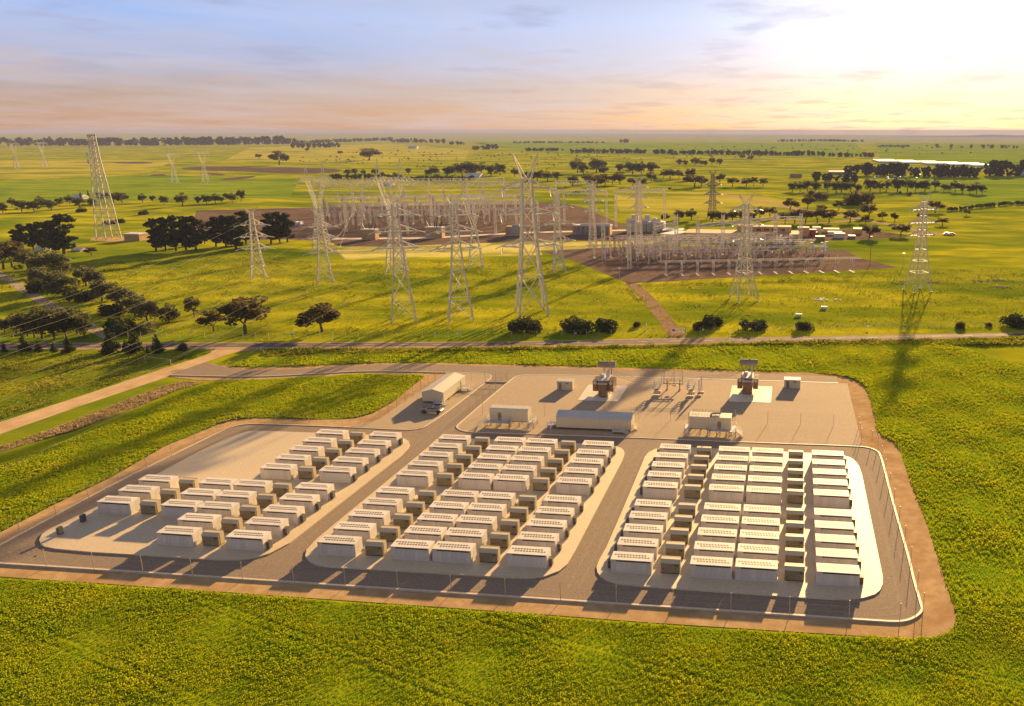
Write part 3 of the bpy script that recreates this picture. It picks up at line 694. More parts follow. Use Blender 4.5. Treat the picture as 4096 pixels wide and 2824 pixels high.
legs(t, (-19.6, -17.0, -14.5, -11.9, -9.4), (y0 + .1, y1 - .1), zf - .22)
deck(t, -15.2, -7.9, 202.2, 203.4, 1.36, rails=[((-15.15, 202.25), (-8.0, 202.25)), ((-15.15, 202.25), (-15.15, 203.4))])
deck(t, -9.1, -7.9, 203.45, 206.8, 1.36, rails=[((-7.95, 204.9), (-7.95, 206.8)), ((-9.1, 206.8), (-7.95, 206.8))])
stair(t, (-7.9, 202.25, 1.36), (-6.1, 202.25, GZ), (0, 1.1, 0)); stair(t, (-7.9, 203.6, 1.36), (-6.1, 203.6, GZ), (0, 1.1, 0))
deck(t, -21.1, -19.9, 203.3, 206.5, 1.36, rails=[((-21.05, 203.3), (-21.05, 206.5))])
stair(t, (-21.0, 203.3, 1.36), (-21.0, 201.6, GZ), (1.0, 0, 0))
b = MB(); b.tube((-19.95, 203.35, GZ), (-19.95, 203.35, 5.6), .06); b.build('mast', 'black', t)

# site office, gable towards the camera
t = thing('site_office', 'cream gable-roofed site office with timber decks beside the parked pickup', 'building')
x0, x1, y0, y1, zf = -97.7, -91.4, 219.2, 236.5, .42
b = MB(); b.prism([(x0, zf), (x1, zf), (x1, 3.15), ((x0 + x1) / 2, 4.05), (x0, 3.15)], 'y', y0, y1); b.build('wall', 'cream', t)
xm = (x0 + x1) / 2
for pl in ([(x0 - .18, 3.10), (xm, 4.08), (xm, 4.15), (x0 - .18, 3.17)], [(xm, 4.08), (x1 + .18, 3.10), (x1 + .18, 3.17), (xm, 4.15)]):
    b = MB(); b.prism(pl, 'y', y0 - .15, y1 + .15); b.build('roof_slope', 'creamroof', t)
panel_wall(t, x0, x1, y0, zf + .02, 3.1, 5)
b = MB(); b.box(-93.2, -92.3, y0 - .05, y0 - .027, zf + .02, 2.5); dr = b.build('door', 'cream', t)
b = MB(); b.box(-92.48, -92.40, y0 - .10, y0 - .05, 1.4, 1.5); b.build('handle', 'black', dr)
b = MB(); b.box(x1, x1 + .03, 232.3, 233.3, zf + .02, 2.6); b.build('door', 'doorgrey', t)
for i in range(12):
    b = MB(); b.box(x1, x1 + .02, y0 + i * 1.44 + .012, y0 + (i + 1) * 1.44 - .012, zf + .02, 3.06); b.build('wall_panel', 'cream', t) if not (8.9 < i < 9.9) else None
legs(t, (x0 + .25, xm, x1 - .25), (y0 + .3, 224, 229, y1 - .3), zf, 'stump')
deck(t, -93.9, -91.2, 217.3, 219.1, .5, rails=[((-91.25, 218.6), (-91.25, 219.1))])
stair(t, (-91.2, 217.4, .5), (-90.1, 217.4, GZ), (0, 1.3, 0))
deck(t, -91.3, -88.9, 231.8, 234.0, .5, rails=[((-91.2, 233.9), (-89.0, 233.9)), ((-91.2, 231.9), (-90.4, 231.9))])
stair(t, (-88.9, 232.0, .5), (-87.9, 232.0, GZ), (0, 1.3, 0))

# small switch huts
for (x, y), lab in (((-62.8, 236.1), 'small cream switch hut with grey door on the office side of the transformers'), ((4.6, 246.2), 'small cream switch hut with grey door at the far end of the transformer pad')):
    t = thing('switch_hut', lab, 'hut', (x, y, GZ), group='switch huts by the transformers')
    b = MB(); b.box(0, 4.75, 0, 2.5, .12, 2.72); b.build('wall', 'cream', t)
    b = MB(); b.prism([(-.12, 2.72), (-.12, 2.84), (2.62, 2.98), (2.62, 2.72)], 'x', -.1, 4.85); b.build('roof', 'creamroof', t)
    b = MB(); b.box(-.05, 4.8, -.05, 2.55, 0, .12); b.build('plinth', 'steeldark', t)
    b = MB(); b.box(.55, 1.4, -.04, 0, .2, 2.3); d = b.build('door', 'doorgrey', t)
    b = MB(); b.box(1.22, 1.3, -.08, -.04, 1.1, 1.25); b.build('handle', 'black', d)
    b = MB(); b.box(2.75, 3.55, -.04, 0, 1.95, 2.35)
    for k in range(4): b.box(2.75, 3.55, -.06, -.04, 1.98 + k * .09, 2.02 + k * .09)
    b.build('louvre', 'redroof', t)

# ------------------------------------------------------------------ transformers
def make_transformer(nm, lab):
    t = thing(nm, lab, 'transformer', group='power transformers in the switchyard')
    b = MB(); b.box(-1.35, 1.35, 0, 6.0, .25, 4.75); b.box(-1.5, 1.5, .4, 5.6, 0, .25); b.build('tank', 'rustytank', t)
    b = MB(); b.box(-1.75, 1.6, -.15, 6.1, 4.75, 4.9); b.build('lid', 'steel', t)
    b = MB(); b.box(-1.25, 1.25, -.75, 0, .3, 3.9); cbx = b.build('control_box', 'rustytank', t)
    b = MB(); b.box(-.35, 1.1, -.95, -.75, .5, 3.0); b.build('box_door', 'rustytank', cbx)
    b = MB(); b.prism([(-1.15, 3.9), (-1.15, 4.02), (0, 4.12), (0, 3.9)], 'x', -1.4, 1.4); b.build('box_roof', 'steel', cbx)
    for s in (-1, 1):
        for i in range(4):
            r = MB(); yb = .2 + i * 1.38
            for k in range(9): r.box(s * 1.62 if s > 0 else -3.0, 3.0 if s > 0 else -1.62, yb + k * .13, yb + k * .13 + .07, 1.45, 4.55)
            r.tube((s * 1.35, yb + .5, 4.4), (s * 2.9, yb + .5, 4.4), .13); r.tube((s * 1.35, yb + .5, 1.65), (s * 2.9, yb + .5, 1.65), .13)
            r.box(min(s * 2.98, s * 3.04), max(s * 2.98, s * 3.04), yb, yb + 1.14, 1.45, 4.55)
            ro = r.build('radiator', 'rustytank', t)
        f = MB(); f.tube((s * 2.3, .02, 4.0), (s * 2.3, .18, 4.0), .48, n=16); f.tube((s * 2.3, -.03, 4.0), (s * 2.3, .02, 4.0), .16, n=10); f.build('cooling_fan', 'steel', t)
    c = MB(); c.tube((-2.55, 6.3, 7.9), (2.65, 6.3, 7.9), .92, n=20)
    for i in range(7): c.tube((-2.58 + i * .87, 6.3, 7.9), (-2.52 + i * .87, 6.3, 7.9), .955, n=20)
    c.tube((.3, 6.3, 8.8), (.3, 6.3, 9.1), .2); cn = c.build('conservator', 'steeldark', t)
    c = MB(); c.tube((-.9, 6.3, 4.8), (-.9, 6.3, 7.1), .12); c.tube((1.4, 6.3, 4.8), (1.4, 6.3, 7.1), .12); c.bar((-.9, 5.6, 4.9), (-.5, 6.3, 7), .12); c.build('conservator_support', 'steeldark', t)
    for i in range(3):
        p = MB(); prof = [(.30, 0), (.30, .25), (.16, .28)]
        for k in range(8): prof += [(.27, .34 + k * .24), (.17, .46 + k * .24)]
        prof += [(.10, 2.35), (.05, 2.7)]
        p.lathe((1.05, .9 + i * 1.75, 4.9), prof, 10); p.build('high_voltage_bushing', 'porcelain', t)
        p = MB(); prof = [(.22, 0), (.22, .15)]
        for k in range(4): prof += [(.2, .2 + k * .18), (.12, .28 + k * .18)]
        prof += [(.05, 1.1)]; p.lathe((-1.15, 1.2 + i * 1.1, 4.9), prof, 8); p.build('low_voltage_bushing', 'porcelain', t)
    p = MB(); p.tube((-.5, .8, 5.0), (-.5, 4.0, 5.0), .14); p.tube((-.5, 4, 5.0), (-.9, 6.1, 6.9), .1); p.box(-.95, -.1, 2.6, 3.6, 4.9, 5.9); p.build('pipework', 'steel', t)
    return t
t1 = make_transformer('transformer', 'brown power transformer nearer the site office, on pale slab'); t1.location = (-47.9, 231.6, GZ + .06)
t2 = copy_tree(t1); tag(t2, 'brown power transformer at the sunlit far end, on bright slab'); t2.location = (-6.2, 239.4, GZ + .06)
for P, lab in (([(-54.5, 227.3), (-42.7, 227.5), (-42.5, 243.0), (-54.6, 242.7)], 'concrete_slab'), ([(-11.3, 231.6), (.7, 231.8), (1.0, 247.6), (-11.1, 247.3)], 'concrete_slab')):
    slab(lab, chaikin(P, 1) if False else P, GZ + .06, GZ - .02, 'slab')

# ------------------------------------------------------------------ outdoor switchgear between the transformers
def make_breaker(lab, x, y):
    t = thing('circuit_breaker', lab, 'circuit breaker', (x, y, GZ), group='circuit breakers in the new switchyard')
    for yy in (-1.6, 2.4):
        b = MB(); b.box(-.95, .95, yy, yy + .9, 0, .45); b.build('footing', 'kerb', t)
    for yy in (-1.25, 2.75):
        for xx in (-.3, .3):
            b = MB(); b.bar((xx, yy, .45), (xx, yy, 1.1), .14); b.build('leg', 'steeldark', t)
    b = MB(); b.box(-.55, .55, -1.6, -.3, .8, 2.0); b.build('drive_cabinet', 'tanroof', t)
    b = MB(); b.box(-.25, .25, -1.5, 3.3, 2.0, 2.25); b.box(-1.0, 1.0, -1.35, -1.15, 2.1, 2.25); b.box(-1, 1, .7, .9, 2.1, 2.25); b.box(-1, 1, 2.75, 2.95, 2.1, 2.25); b.build('frame', 'steeldark', t)
    for yy in (-1.25, .8, 2.85):
        for s in (-1, 1):
            p = MB(); prof = [(.2, 0), (.2, .1)]
            for k in range(5): prof += [(.2, .14 + k * .22), (.13, .25 + k * .22)]
            prof += [(.15, 1.3), (.15, 1.42)]; p.lathe((0, 0, 0), prof, 10)
            o = p.build('pole', 'porcelain', t, (s * .85, yy, 2.25)); o.rotation_euler = (0, s * .16, 0)
        p = MB(); p.bar((-1.1, yy, 3.68), (1.1, yy, 3.68), .08); p.build('contact_bar', 'steel', t)
    return t
make_breaker('three-pole circuit breaker on footings, office side of the steel gantry', -32.6, 235.2)
make_breaker('three-pole circuit breaker on footings, far side of the steel gantry', -22.6, 235.6)
t = thing('disconnector_gantry', 'rusty steel gantry carrying three tall insulators between the circuit breakers', 'gantry', (-28.3, 240.4, GZ))
for x in (-1.9, 1.9):
    for y in (-.35, .9):
        b = MB(); b.bar((x, y, 0), (x, y, 2.9), .17); b.box(x - .3, x + .3, y - .3, y + .3, -.01, .16); b.build('column', 'rustytank', t)
b = MB(); b.box(-3.1, 3.1, -.5, -.25, 2.0, 2.25); b.box(-2.6, 2.6, .85, 1.05, 2.8, 3.0)
for s in (-1, 1): b.bar((s * 1.9, -.3, 1.2), (s * .8, -.3, 2.0), .1); b.bar((s * 1.9, .9, 2.0), (s * .9, .9, 2.8), .1)
b.build('beam', 'rustytank', t)
b = MB(); b.box(-.35, .85, -.55, -.40, 1.35, 1.75); b.build('control_box', 'tanroof', t)
for i, x in enumerate((-2.75, .3, 2.75)):
    p = MB(); prof = [(.2, 0), (.2, .3)]
    for k in range(8): prof += [(.21, .34 + k * .2), (.13, .44 + k * .2)]
    prof += [(.17, 1.98), (.2, 2.4), (.1, 2.6)]; p.lathe((x, -.38, 2.25), prof, 10); p.build('insulator', 'porcelain', t)
    p = MB(); p.bar((x - .9, -.1, 2.6), (x - .7, .2, 4.6), .06); p.bar((x - .7, .2, 4.6), (x - .1, .5, 6.0), .06); p.bar((x - .1, .5, 6.0), (x + .1, -.3, 4.7), .06); p.build('jumper', 'rustytank', t)
for i in range(3):
    y = -1.6 + i * 1.3; b = MB(); b.bar((-6.2, y - 2.2, 3.9), (6.2, y - 2.0, 3.85), .06); b.build('busbar', 'steeldark', t)
for i in range(2):
    t = thing('surge_arrester', ['nearer', 'farther'][i] + ' of two slim surge arresters on lattice legs beside the far breaker', 'surge arrester', (-20.2 + i * .4, 235.4 + i * 3.4, GZ), group='surge arresters')
    b = MB(); b.box(-.8, .8, -.4, .4, 0, .45); b.build('footing', 'kerb', t)
    b = MB()
    for xx in (-.25, .25):
        for yy in (-.2, .2): b.bar((xx, yy, .45), (xx, yy, 2.3), .07)
    for z in (.5, 1.1, 1.7): b.bar((-.25, -.2, z), (.25, -.2, z + .6), .05); b.bar((.25, .2, z), (-.25, .2, z + .6), .05)
    b.build('lattice_leg', 'steeldark', t)
    p = MB(); prof = [(.22, 0), (.22, .1)]
    for k in range(11): prof += [(.23, .14 + k * .22), (.15, .25 + k * .22)]
    prof += [(.2, 2.62), (.2, 2.8)]; p.lathe((0, 0, 2.3), prof, 10); p.build('insulator', 'porcelain', t)
def cable(name, a, b, sag, r, m, n=10, parent=None):
    a, b = Vector(a), Vector(b); mb = MB(); pts = []
    for i in range(n + 1):
        s = i / n; p = a.lerp(b, s); p.z -= sag * 4 * s * (1 - s); pts.append(p)
    for p, q in zip(pts, pts[1:]): mb.tube(p, q, r, n=5, cap=False)
    return mb.build(name, m, parent)
for i in range(3):
    tag(cable('overhead_conductor', (-46.85, 232.5 + i * 1.75, 7.4), (-33.7, 234.0 + i * 2.05, 3.9), 1.0, .035, 'steeldark'), f'{ORD[i]} thin conductor, counted from the fence, from office-side transformer to nearer breaker', 'cable', 'conductors from the transformers')
    tag(cable('overhead_conductor', (-5.15, 240.3 + i * 1.75, 7.4), (-20.0, 235.4 + i * 1.7, 5.0), .8, .035, 'steeldark'), f'{ORD[i]} thin conductor, counted from the fence, from far-end transformer to surge arresters', 'cable', 'conductors from the transformers')

# ------------------------------------------------------------------ pickup truck
t = thing('pickup_truck', 'angular stainless steel pickup truck parked in front of the cream site office', 'pickup', (-91.6, 211.3, GZ))
prof = [(-2.9, .55), (-2.95, 1.25), (-2.9, 1.38), (.15, 1.32), (2.75, 1.12), (2.95, .98), (2.95, .62), (2.45, .45), (-2.6, .45)]
b = MB()
def ring(y, pts): return [(x, y, z) for x, z in pts]
lo = [(-2.95, .55), (-2.97, 1.30), (2.78, 1.10), (2.97, .95), (2.97, .60), (2.6, .42), (-2.7, .42)]
b.prism(lo, 'y', -.98, .98); b.build('body', 'stainless', t)
b = MB()   # cabin wedge, leaning in towards the roof ridge
P = lambda x, y, z: (x, y, z)
yb, yt = .96, .70
top = [(-2.93, 1.31), (.35, 1.92), (2.3, 1.16)]
b.add([P(-2.93, -yb, 1.305), P(2.3, -yb, 1.135), P(.35, -yt, 1.92), P(-2.93, yb, 1.305), P(2.3, yb, 1.135), P(.35, yt, 1.92), P(-.9, -yt, 1.74), P(-.9, yt, 1.74)],
      [(0, 1, 2, 6), (3, 7, 5, 4), (0, 6, 7, 3), (6, 2, 5, 7), (1, 4, 5, 2)]); b.build('cabin', 'stainless', t)
b = MB(); b.add([P(.42, -.62, 1.925), P(2.22, -.84, 1.20), P(2.22, .84, 1.20), P(.42, .62, 1.925)], [(0, 1, 2, 3)]); b.build('windscreen', 'glassdark', t)
b = MB(); b.add([P(-.85, -.62, 1.765), P(.28, -.62, 1.93), P(.28, .62, 1.93), P(-.85, .62, 1.765)], [(0, 1, 2, 3)]); b.build('roof_glass', 'glassdark', t)
b = MB(); b.add([P(-2.75, -.78, 1.36), P(-.95, -.62, 1.745), P(-.95, .62, 1.745), P(-2.75, .78, 1.36)], [(0, 1, 2, 3)]); b.build('bed_cover', 'black', t)
for s in (-1, 1):
    for xs in ((-1.0, -.2), (-.05, .75), (.85, 1.5)):
        b = MB(); q = []
        for x, zf_ in ((xs[0], 0), (xs[1], 0), (xs[1], 1), (xs[0], 1)):
            zt = 1.70 + .12 * (x + .9) / 1.25 if x < .35 else 1.86 - .40 * (x - .35)
            zt = min(zt, 1.88 - max(0, x - .3) * .42)
            zb = 1.34 - .03 * x; f = zf_ * .82
            z = zb + (zt - zb) * f + .02
            y = yb - (yb - yt) * (z - 1.25) / .67 + .012
            q.append(P(x, s * y, z))
        b.add(q, [(0, 1, 2, 3) if s < 0 else (3, 2, 1, 0)]); b.build('side_window', 'glassdark', t)
    for x in (-1.95, 2.0):
        w = MB(); w.tube((x, s * .72, .43), (x, s * 1.03, .43), .43, n=20); wo = w.build('wheel', 'tyre', t)
        w = MB(); w.tube((x, s * 1.03, .43), (x, s * 1.045, .43), .27, n=12); w.build('rim', 'rim', wo)
        w = MB(); a = [(x - .62, .45), (x - .45, .86), (x - .25, .98), (x + .25, .98), (x + .45, .86), (x + .62, .45)]
        w.prism(a, 'y', s * .985 if s > 0 else -1.0, 1.0 if s > 0 else -.985); w.build('wheel_arch', 'black', t)
    b = MB(); b.box(-1.3, 1.35, min(s * .97, s * 1.0), max(s * .97, s * 1.0), .36, .50); b.build('side_sill', 'black', t)
b = MB(); b.box(2.965, 2.985, -.9, .9, .90, .94); b.build('light_bar', 'signwhite', t)
b = MB(); b.box(-3.0, -2.9, -.95, .95, .42, .60); b.box(2.9, 3.0, -.95, .95, .42, .58); b.build('bumper', 'black', t)

# ------------------------------------------------------------------ fences
m = bpy.data.materials.new('chain_link'); m.use_nodes = True
_n, _l = m.node_tree.nodes, m.node_tree.links
_t = _n.new('ShaderNodeBsdfTransparent'); _x = _n.new('ShaderNodeMixShader'); _x.inputs[0].default_value = .035
_n['Principled BSDF'].inputs['Base Color'].default_value = (.30, .27, .22, 1)
_l.new(_t.outputs[0], _x.inputs[1]); _l.new(_n['Principled BSDF'].outputs[0], _x.inputs[2]); _l.new(_x.outputs[0], _n['Material Output'].inputs['Surface'])
M['chain'] = m
pm = MB(); pm.tube((0, 0, 0), (0, 0, 3.3), .055, n=6); pm.tube((0, 0, 3.3), (0, 0, 3.36), .085, n=6); POST = pm.mesh('post', 'post')
def fence(lab, pts, z=-.1, h=3.3, panels=True, post=None, wires=3, nm='security_fence', wr=.005):
    t = thing(nm, lab, 'fence')
    for x, y in pts: link('post', post or POST, t, (x, y, z))
    for (a, b) in zip(pts, pts[1:]):
        w = MB()
        for k in range(wires):
            zz = z + h * (1 - .32 * k) if h > 2 else z + h * (1 - .3 * k)
            w.bar((*a, zz), (*b, zz), wr * 2)
        w.build('wire', 'steeldark', t)
        if panels:
            p = MB(); p.add([(*a, z + .1), (*b, z + .1), (*b, z + h - .1), (*a, z + h - .1)], [(0, 1, 2, 3)]); p.build('mesh_panel', 'chain', t)
    return t
k1 = 1024 / 2315
F = [( -126.6 + 9.36 * i, 121.1 + .0055 * (9.36 * i)) for i in range(-1, 16)] + [(21.7, 122.0)]
fence('tall wire security fence along the kerb nearest the camera', F)
tops = [(3750 - 20, 2390), (1365, 1427), (1302, 1213), (1247, 1022), (1197, 850), (1150, 692), (1108, 550), (1070, 422), (1035, 300), (1003, 195), (947, 163), (850, 143), (837, 92), (825, 40)]
F = [gp(3072 + u * k1, 1650 + v * k1, 3.25) for u, v in tops[1:]]
fence('tall wire security fence along the sunlit end of the third pad', [gp(3698, 2370, 3.25)] + F)
F = [gp(u * k1, 1650 + v * k1, -.1) for u, v in ((180, 1095), (507, 928), (802, 775), (1075, 635), (1325, 508), (1553, 388), (1767, 278), (1963, 175), (2058, 130), (2146, 106), (2250, 92))]
F += [gp(1024 + u * k1, 1650 + v * k1, -.1) for u, v in ((185, 103), (482, 112), (783, 122), (950, 95), (1115, 50))]
F += [gp(1024 + u * k1, 1000 + v * k1, -.1) for u, v in ((1198, 1470), (1275, 1420), (1350, 1365), (1422, 1317), (1493, 1270), (1560, 1224), (1625, 1180), (1700, 1130))]
fence('tall wire security fence around the half-empty pad and the office', [gp(-110, 2238, -.1)] + F)
k2 = 640 / 2315
F = [gp(1600 + u * k2, 1440 + v * k2, -.1) for u, v in ((505, 300), (770, 305), (1035, 312), (1232, 318))]
fence('short wire fence behind the cream site office', F)
g0, g1 = gp(1600 + 1232 * k2, 1440 + 318 * k2, -.1), gp(1600 + 1548 * k2, 1440 + 326 * k2, -.1)
t = thing('site_gate', 'wire double gate across the gravel lane behind the site office', 'gate')
for a, b in ((0, .49), (.51, 1)):
    A = Vector((*g0, 0)).lerp(Vector((*g1, 0)), a); B = Vector((*g0, 0)).lerp(Vector((*g1, 0)), b)
    f = MB(); f.bar(A + Vector((0, 0, .1)), A + Vector((0, 0, 2.9)), .09); f.bar(B + Vector((0, 0, .1)), B + Vector((0, 0, 2.9)), .09)
    for z in (.12, 1.5, 2.9): f.bar(A + Vector((0, 0, z)), B + Vector((0, 0, z)), .08)
    lf = f.build('gate_leaf', 'post', t)
    p = MB(); p.add([A + Vector((0, 0, .1)), B + Vector((0, 0, .1)), B + Vector((0, 0, 2.9)), A + Vector((0, 0, 2.9))], [(0, 1, 2, 3)]); p.build('mesh_panel', 'chain', lf)
for q in (g0, g1): link('gate_post', POST, t, (*q, -.13))
sill = MB(); sill.bar((*g0, -.16), (*g1, -.16), .35); sill.build('threshold', 'steeldark', t)
F = [gp(1600 + u * k2, 1440 + v * k2, -.1) for u, v in ((1548, 326), (1470, 390), (1385, 455), (1297, 535), (1205, 615), (1105, 698), (1003, 790))]
fence('tall wire fence beside the gravel lane, along the switchyard kerb', F)
ya = 212.5
F = [(-86 + 8.6 * i, ya - 1.0 + .03 * (8.6 * i)) for i in range(0, 13)]
fence('tall wire fence across the switchyard behind the raised cabins', [p for p in F if p[0] > -80])

# farm fence and signs along the road
pf = MB(); pf.bar((0, 0, 0), (0, 0, 2.3), .09, cap=True); FP = pf.mesh('post', 'steel')
A, B = [gp(u, 1338 if u < 2600 else v) for u, v in ((330, 1338), (2600, 1334))], None
pts = []
for (u0, v0), (u1, v1) in (((-200, 1352), (1024, 1352)), ((1024, 1352), (2048, 1349)), ((2048, 1349), (2640, 1335))):
    a, b = Vector(gp(u0, v0)), Vector(gp(u1, v1)); n = int((b - a).length / 4.6)
    pts += [tuple(a.lerp(b, i / n)) for i in range(n)]
fence('wire farm fence along the far roadside, left of the farm gate', [p for p in pts if p[0] > -330][::1], -.4, 2.2, False, FP, 2, 'farm_fence', .012)
a, b = Vector(gp(2745, 1333)), Vector(gp(4150, 1303)); n = 26
fence('wire farm fence along the far roadside, beyond the farm gate', [tuple(a.lerp(b, i / n)) for i in range(n + 1)], -.4, 2.2, False, FP, 2, 'farm_fence', .012)
t = thing('farm_gate', 'wire farm gate with notices where the access track meets the road', 'gate')
a, b = Vector((*gp(2676, 1334), -.4)), Vector((*gp(2742, 1333), -.4)); up = Vector((0, 0, 1))
for q in (a, b): pm = MB(); pm.bar(q, q + up * 2.6, .2, cap=True); pm.build('gate_post', 'woodpole', t)
g = MB()
for z in (.2, .8, 1.4, 1.9): g.bar(a + up * z, b + up * z, .06)
g.build('gate_leaf', 'steel', t)
for f_, mm, w, h in ((.28, 'signblue', 1.0, .9), (.5, 'signwhite', .8, .7), (.72, 'signwhite', .7, .8), (.88, 'signwhite', 1.0, 1.0)):
    c = a.lerp(b, f_); s = MB(); s.box(c.x - w / 2, c.x + w / 2, c.y - .12, c.y - .06, .5, .5 + h); s.build('notice', mm, t)
SIGNS = [(1170, 1345, 'signblue'), (1750, 1343, 'signblue'), (1831, 1340, 'signwhite'), (2304, 1337, 'signblue'), (2621, 1329, 'signwhite'), (3472, 1313, 'signwhite'), (3618, 1313, 'signblue'), (2812, 1324, 'signwhite')]
for i, (u, v, mm) in enumerate(sorted(SIGNS)):
    x, y = gp(u, v + 6); t = thing('fence_sign', f'small {"blue" if mm == "signblue" else "white"} notice on the farm fence, {ORD[i]} from the track junction', 'sign', (x, y - .1, -.4), group='notices along the farm fence')
    s = MB(); s.box(-.42, .42, -.06, 0, .9, 1.6); s.build('plate', mm, t)
    if mm == 'signblue': s = MB(); s.box(-.36, .36, -.075, -.06, .95, 1.2); s.build('white_band', 'signwhite', t)
for i, (u, v) in enumerate(((1045, 1402), (1395, 1402), (3030, 1378), (2945, 1369), (2916, 1348), (2585, 1322), (1329, 1369))):
    x, y = gp(u, v); t = thing('marker_post', f'white roadside marker post, {["by the track junction", "third along the near verge", "on the near verge past the farm gate", "leaning beside the verge", "on the far verge past the gate", "tall beside the access track", "thin on the far verge"][i]}', 'marker post', (x, y, -.4), group='roadside marker posts')
    s = MB(); s.bar((0, 0, 0), (0, 0, 1.5 if i != 5 else 3.0), .32 if i == 5 else .22, cap=True); s.build('shaft', 'signwhite', t)
    s = MB(); s.box(-.08, .08, -.17, -.11, 1.0, 1.2); s.build('reflector', 'redpaint', t)
for i, (u, v) in enumerate(((3195, 1266), (3296, 1236))):
    x, y = gp(u, v); t = thing('trough', ['nearer', 'farther'][i] + ' of two upturned white concrete troughs in the paddock', 'trough', (x, y, -.4), group='concrete troughs')
    s = MB(); s.add([(-1.1, -.6, 0), (1.1, -.6, 0), (1.1, .6, 0), (-1.1, .6, 0), (-1.3, -.8, 1.3), (1.4, -.8, 1.3), (1.4, .8, 1.1), (-1.3, .8, 1.2)], [(0, 1, 5, 4), (1, 2, 6, 5), (2, 3, 7, 6), (3, 0, 4, 7), (4, 5, 6, 7)]); s.build('basin', 'signwhite', t)
# cattle-yard rails by the access track
t = thing('yard_rails', 'low grey timber rails beside the access track', 'rails')
L = [gp(u, v) for u, v in ((2517, 1150), (2538, 1165), (2552, 1185), (2572, 1196), (2578, 1190))]
for a, b in zip(L, L[1:]):
    s = MB(); s.bar((*a, -.4), (*a, 1.2), .25); s.bar((*a, .9), (*b, .9), .18); s.bar((*a, .3), (*b, .3), .18); s.build('rail', 'woodpole', t)
t = thing('pipe_gate', 'white pipe gate in the grass beside the dirt track', 'gate')
s = MB(); a, b = gp(580, 1442), gp(684, 1457)
s.bar((*a, 1.2), (*b, 1.2), .1); s.bar((*b, -.4), (*b, 1.25), .14); s.bar((*a, -.4), (*a, 1.2), .12); s.build('pipe', 'steel', t)

# ------------------------------------------------------------------ trees
def leaves(lobes, n, size, rng, flat=.0):
    """n leaf-clump quads spread through the outer part of a set of ellipsoid lobes (cx,cy,cz,rx,ry,rz)"""
    lob = np.array(lobes); vol = lob[:, 3] * lob[:, 4] * lob[:, 5]; idx = rng.choice(len(lob), n, p=vol / vol.sum())
    d = rng.normal(size=(n, 3)); d /= np.linalg.norm(d, axis=1)[:, None]
    rr = rng.uniform(.45, 1.05, n) ** .6
    C = lob[idx, :3] + d * lob[idx, 3:] * rr[:, None]
    a = rng.normal(size=(n, 3)); a[:, 2] *= (1 - flat); a /= np.linalg.norm(a, axis=1)[:, None]
    b = rng.normal(size=(n, 3)); b -= a * (a * b).sum(1)[:, None]; b /= np.linalg.norm(b, axis=1)[:, None]
    s = size * rng.uniform(.6, 1.4, (n, 1))
    V = np.stack([C - a * s, C - b * s * .7, C + a * s, C + b * s * .7], 1).reshape(-1, 3)
    return V
def quadmesh(name, V, m):
    n = len(V) // 4; me = bpy.data.meshes.new(name)
    me.vertices.add(len(V)); me.vertices.foreach_set('co', V.astype(np.float32).ravel())
    me.loops.add(len(V)); me.loops.foreach_set('vertex_index', np.arange(len(V), dtype=np.int32))
    me.polygons.add(n); me.polygons.foreach_set('loop_start', np.arange(0, len(V), 4, dtype=np.int32)); me.polygons.foreach_set('loop_total', np.full(n, 4, np.int32))
    me.materials.append(M[m]); me.update(calc_edges=True); return me
def limbs(mb, p, d, r, ln, depth, rng, tips):
    q = p + d * ln; mb.tube(p, q, r, r * .65, 6, cap=False)
    if depth == 0: tips.append(q); return
    for _ in range(2 if depth > 1 else 2):
        nd = (d + Vector(rng.normal(size=3)) * .42 + Vector((0, 0, .12))).normalized()
        limbs(mb, q, nd, r * .62, ln * .72, depth - 1, rng, tips)
LIB = {}
def lib(kind, var, fn):
    LIB.setdefault(kind, []).append(fn(np.random.default_rng(100 + var * 7 + hash(kind) % 1 + len(kind))))
def mk_gum(mt, n=2000, spread=1.0, low=4.6, leaf=.34):
    def f(rng):
        # unit tree: 10 m tall
        tr, tips = MB(), []
        lean = Vector((rng.uniform(-.12, .12), rng.uniform(-.1, .1), 1)).normalized()
        q = lean * 2.4; tr.tube((0, 0, 0), q, .34, .26, 7, cap=False)
        for k in range(3):
            a = k * 2.1 + rng.uniform(0, .8); dd = Vector((math.cos(a) * .62, math.sin(a) * .62, .95)).normalized()
            limbs(tr, q, dd, .17, 1.9, 2, rng, tips)
        lobes = []
        for p in tips:
            s = rng.uniform(.8, 1.35); lobes.append((p.x * spread, p.y * spread, min(p.z + .2, 8.9), 1.45 * s, 1.45 * s, .95 * s))
        for _ in range(20):
            a, r = rng.uniform(0, 6.28), 3.0 * rng.uniform(0, 1) ** .6; s = rng.uniform(.75, 1.3)
            top = 9.2 - .16 * r * r; z = rng.uniform(low + .25 * (3 - r), top)
            lobes.append((math.cos(a) * r * spread, math.sin(a) * r * spread, z, 1.2 * s, 1.2 * s, .8 * s))
        return tr.mesh('trunk', 'trunk'), quadmesh('crown', leaves(lobes, n, leaf, rng, .3), mt), 10.0, 7.6 * spread
    return f
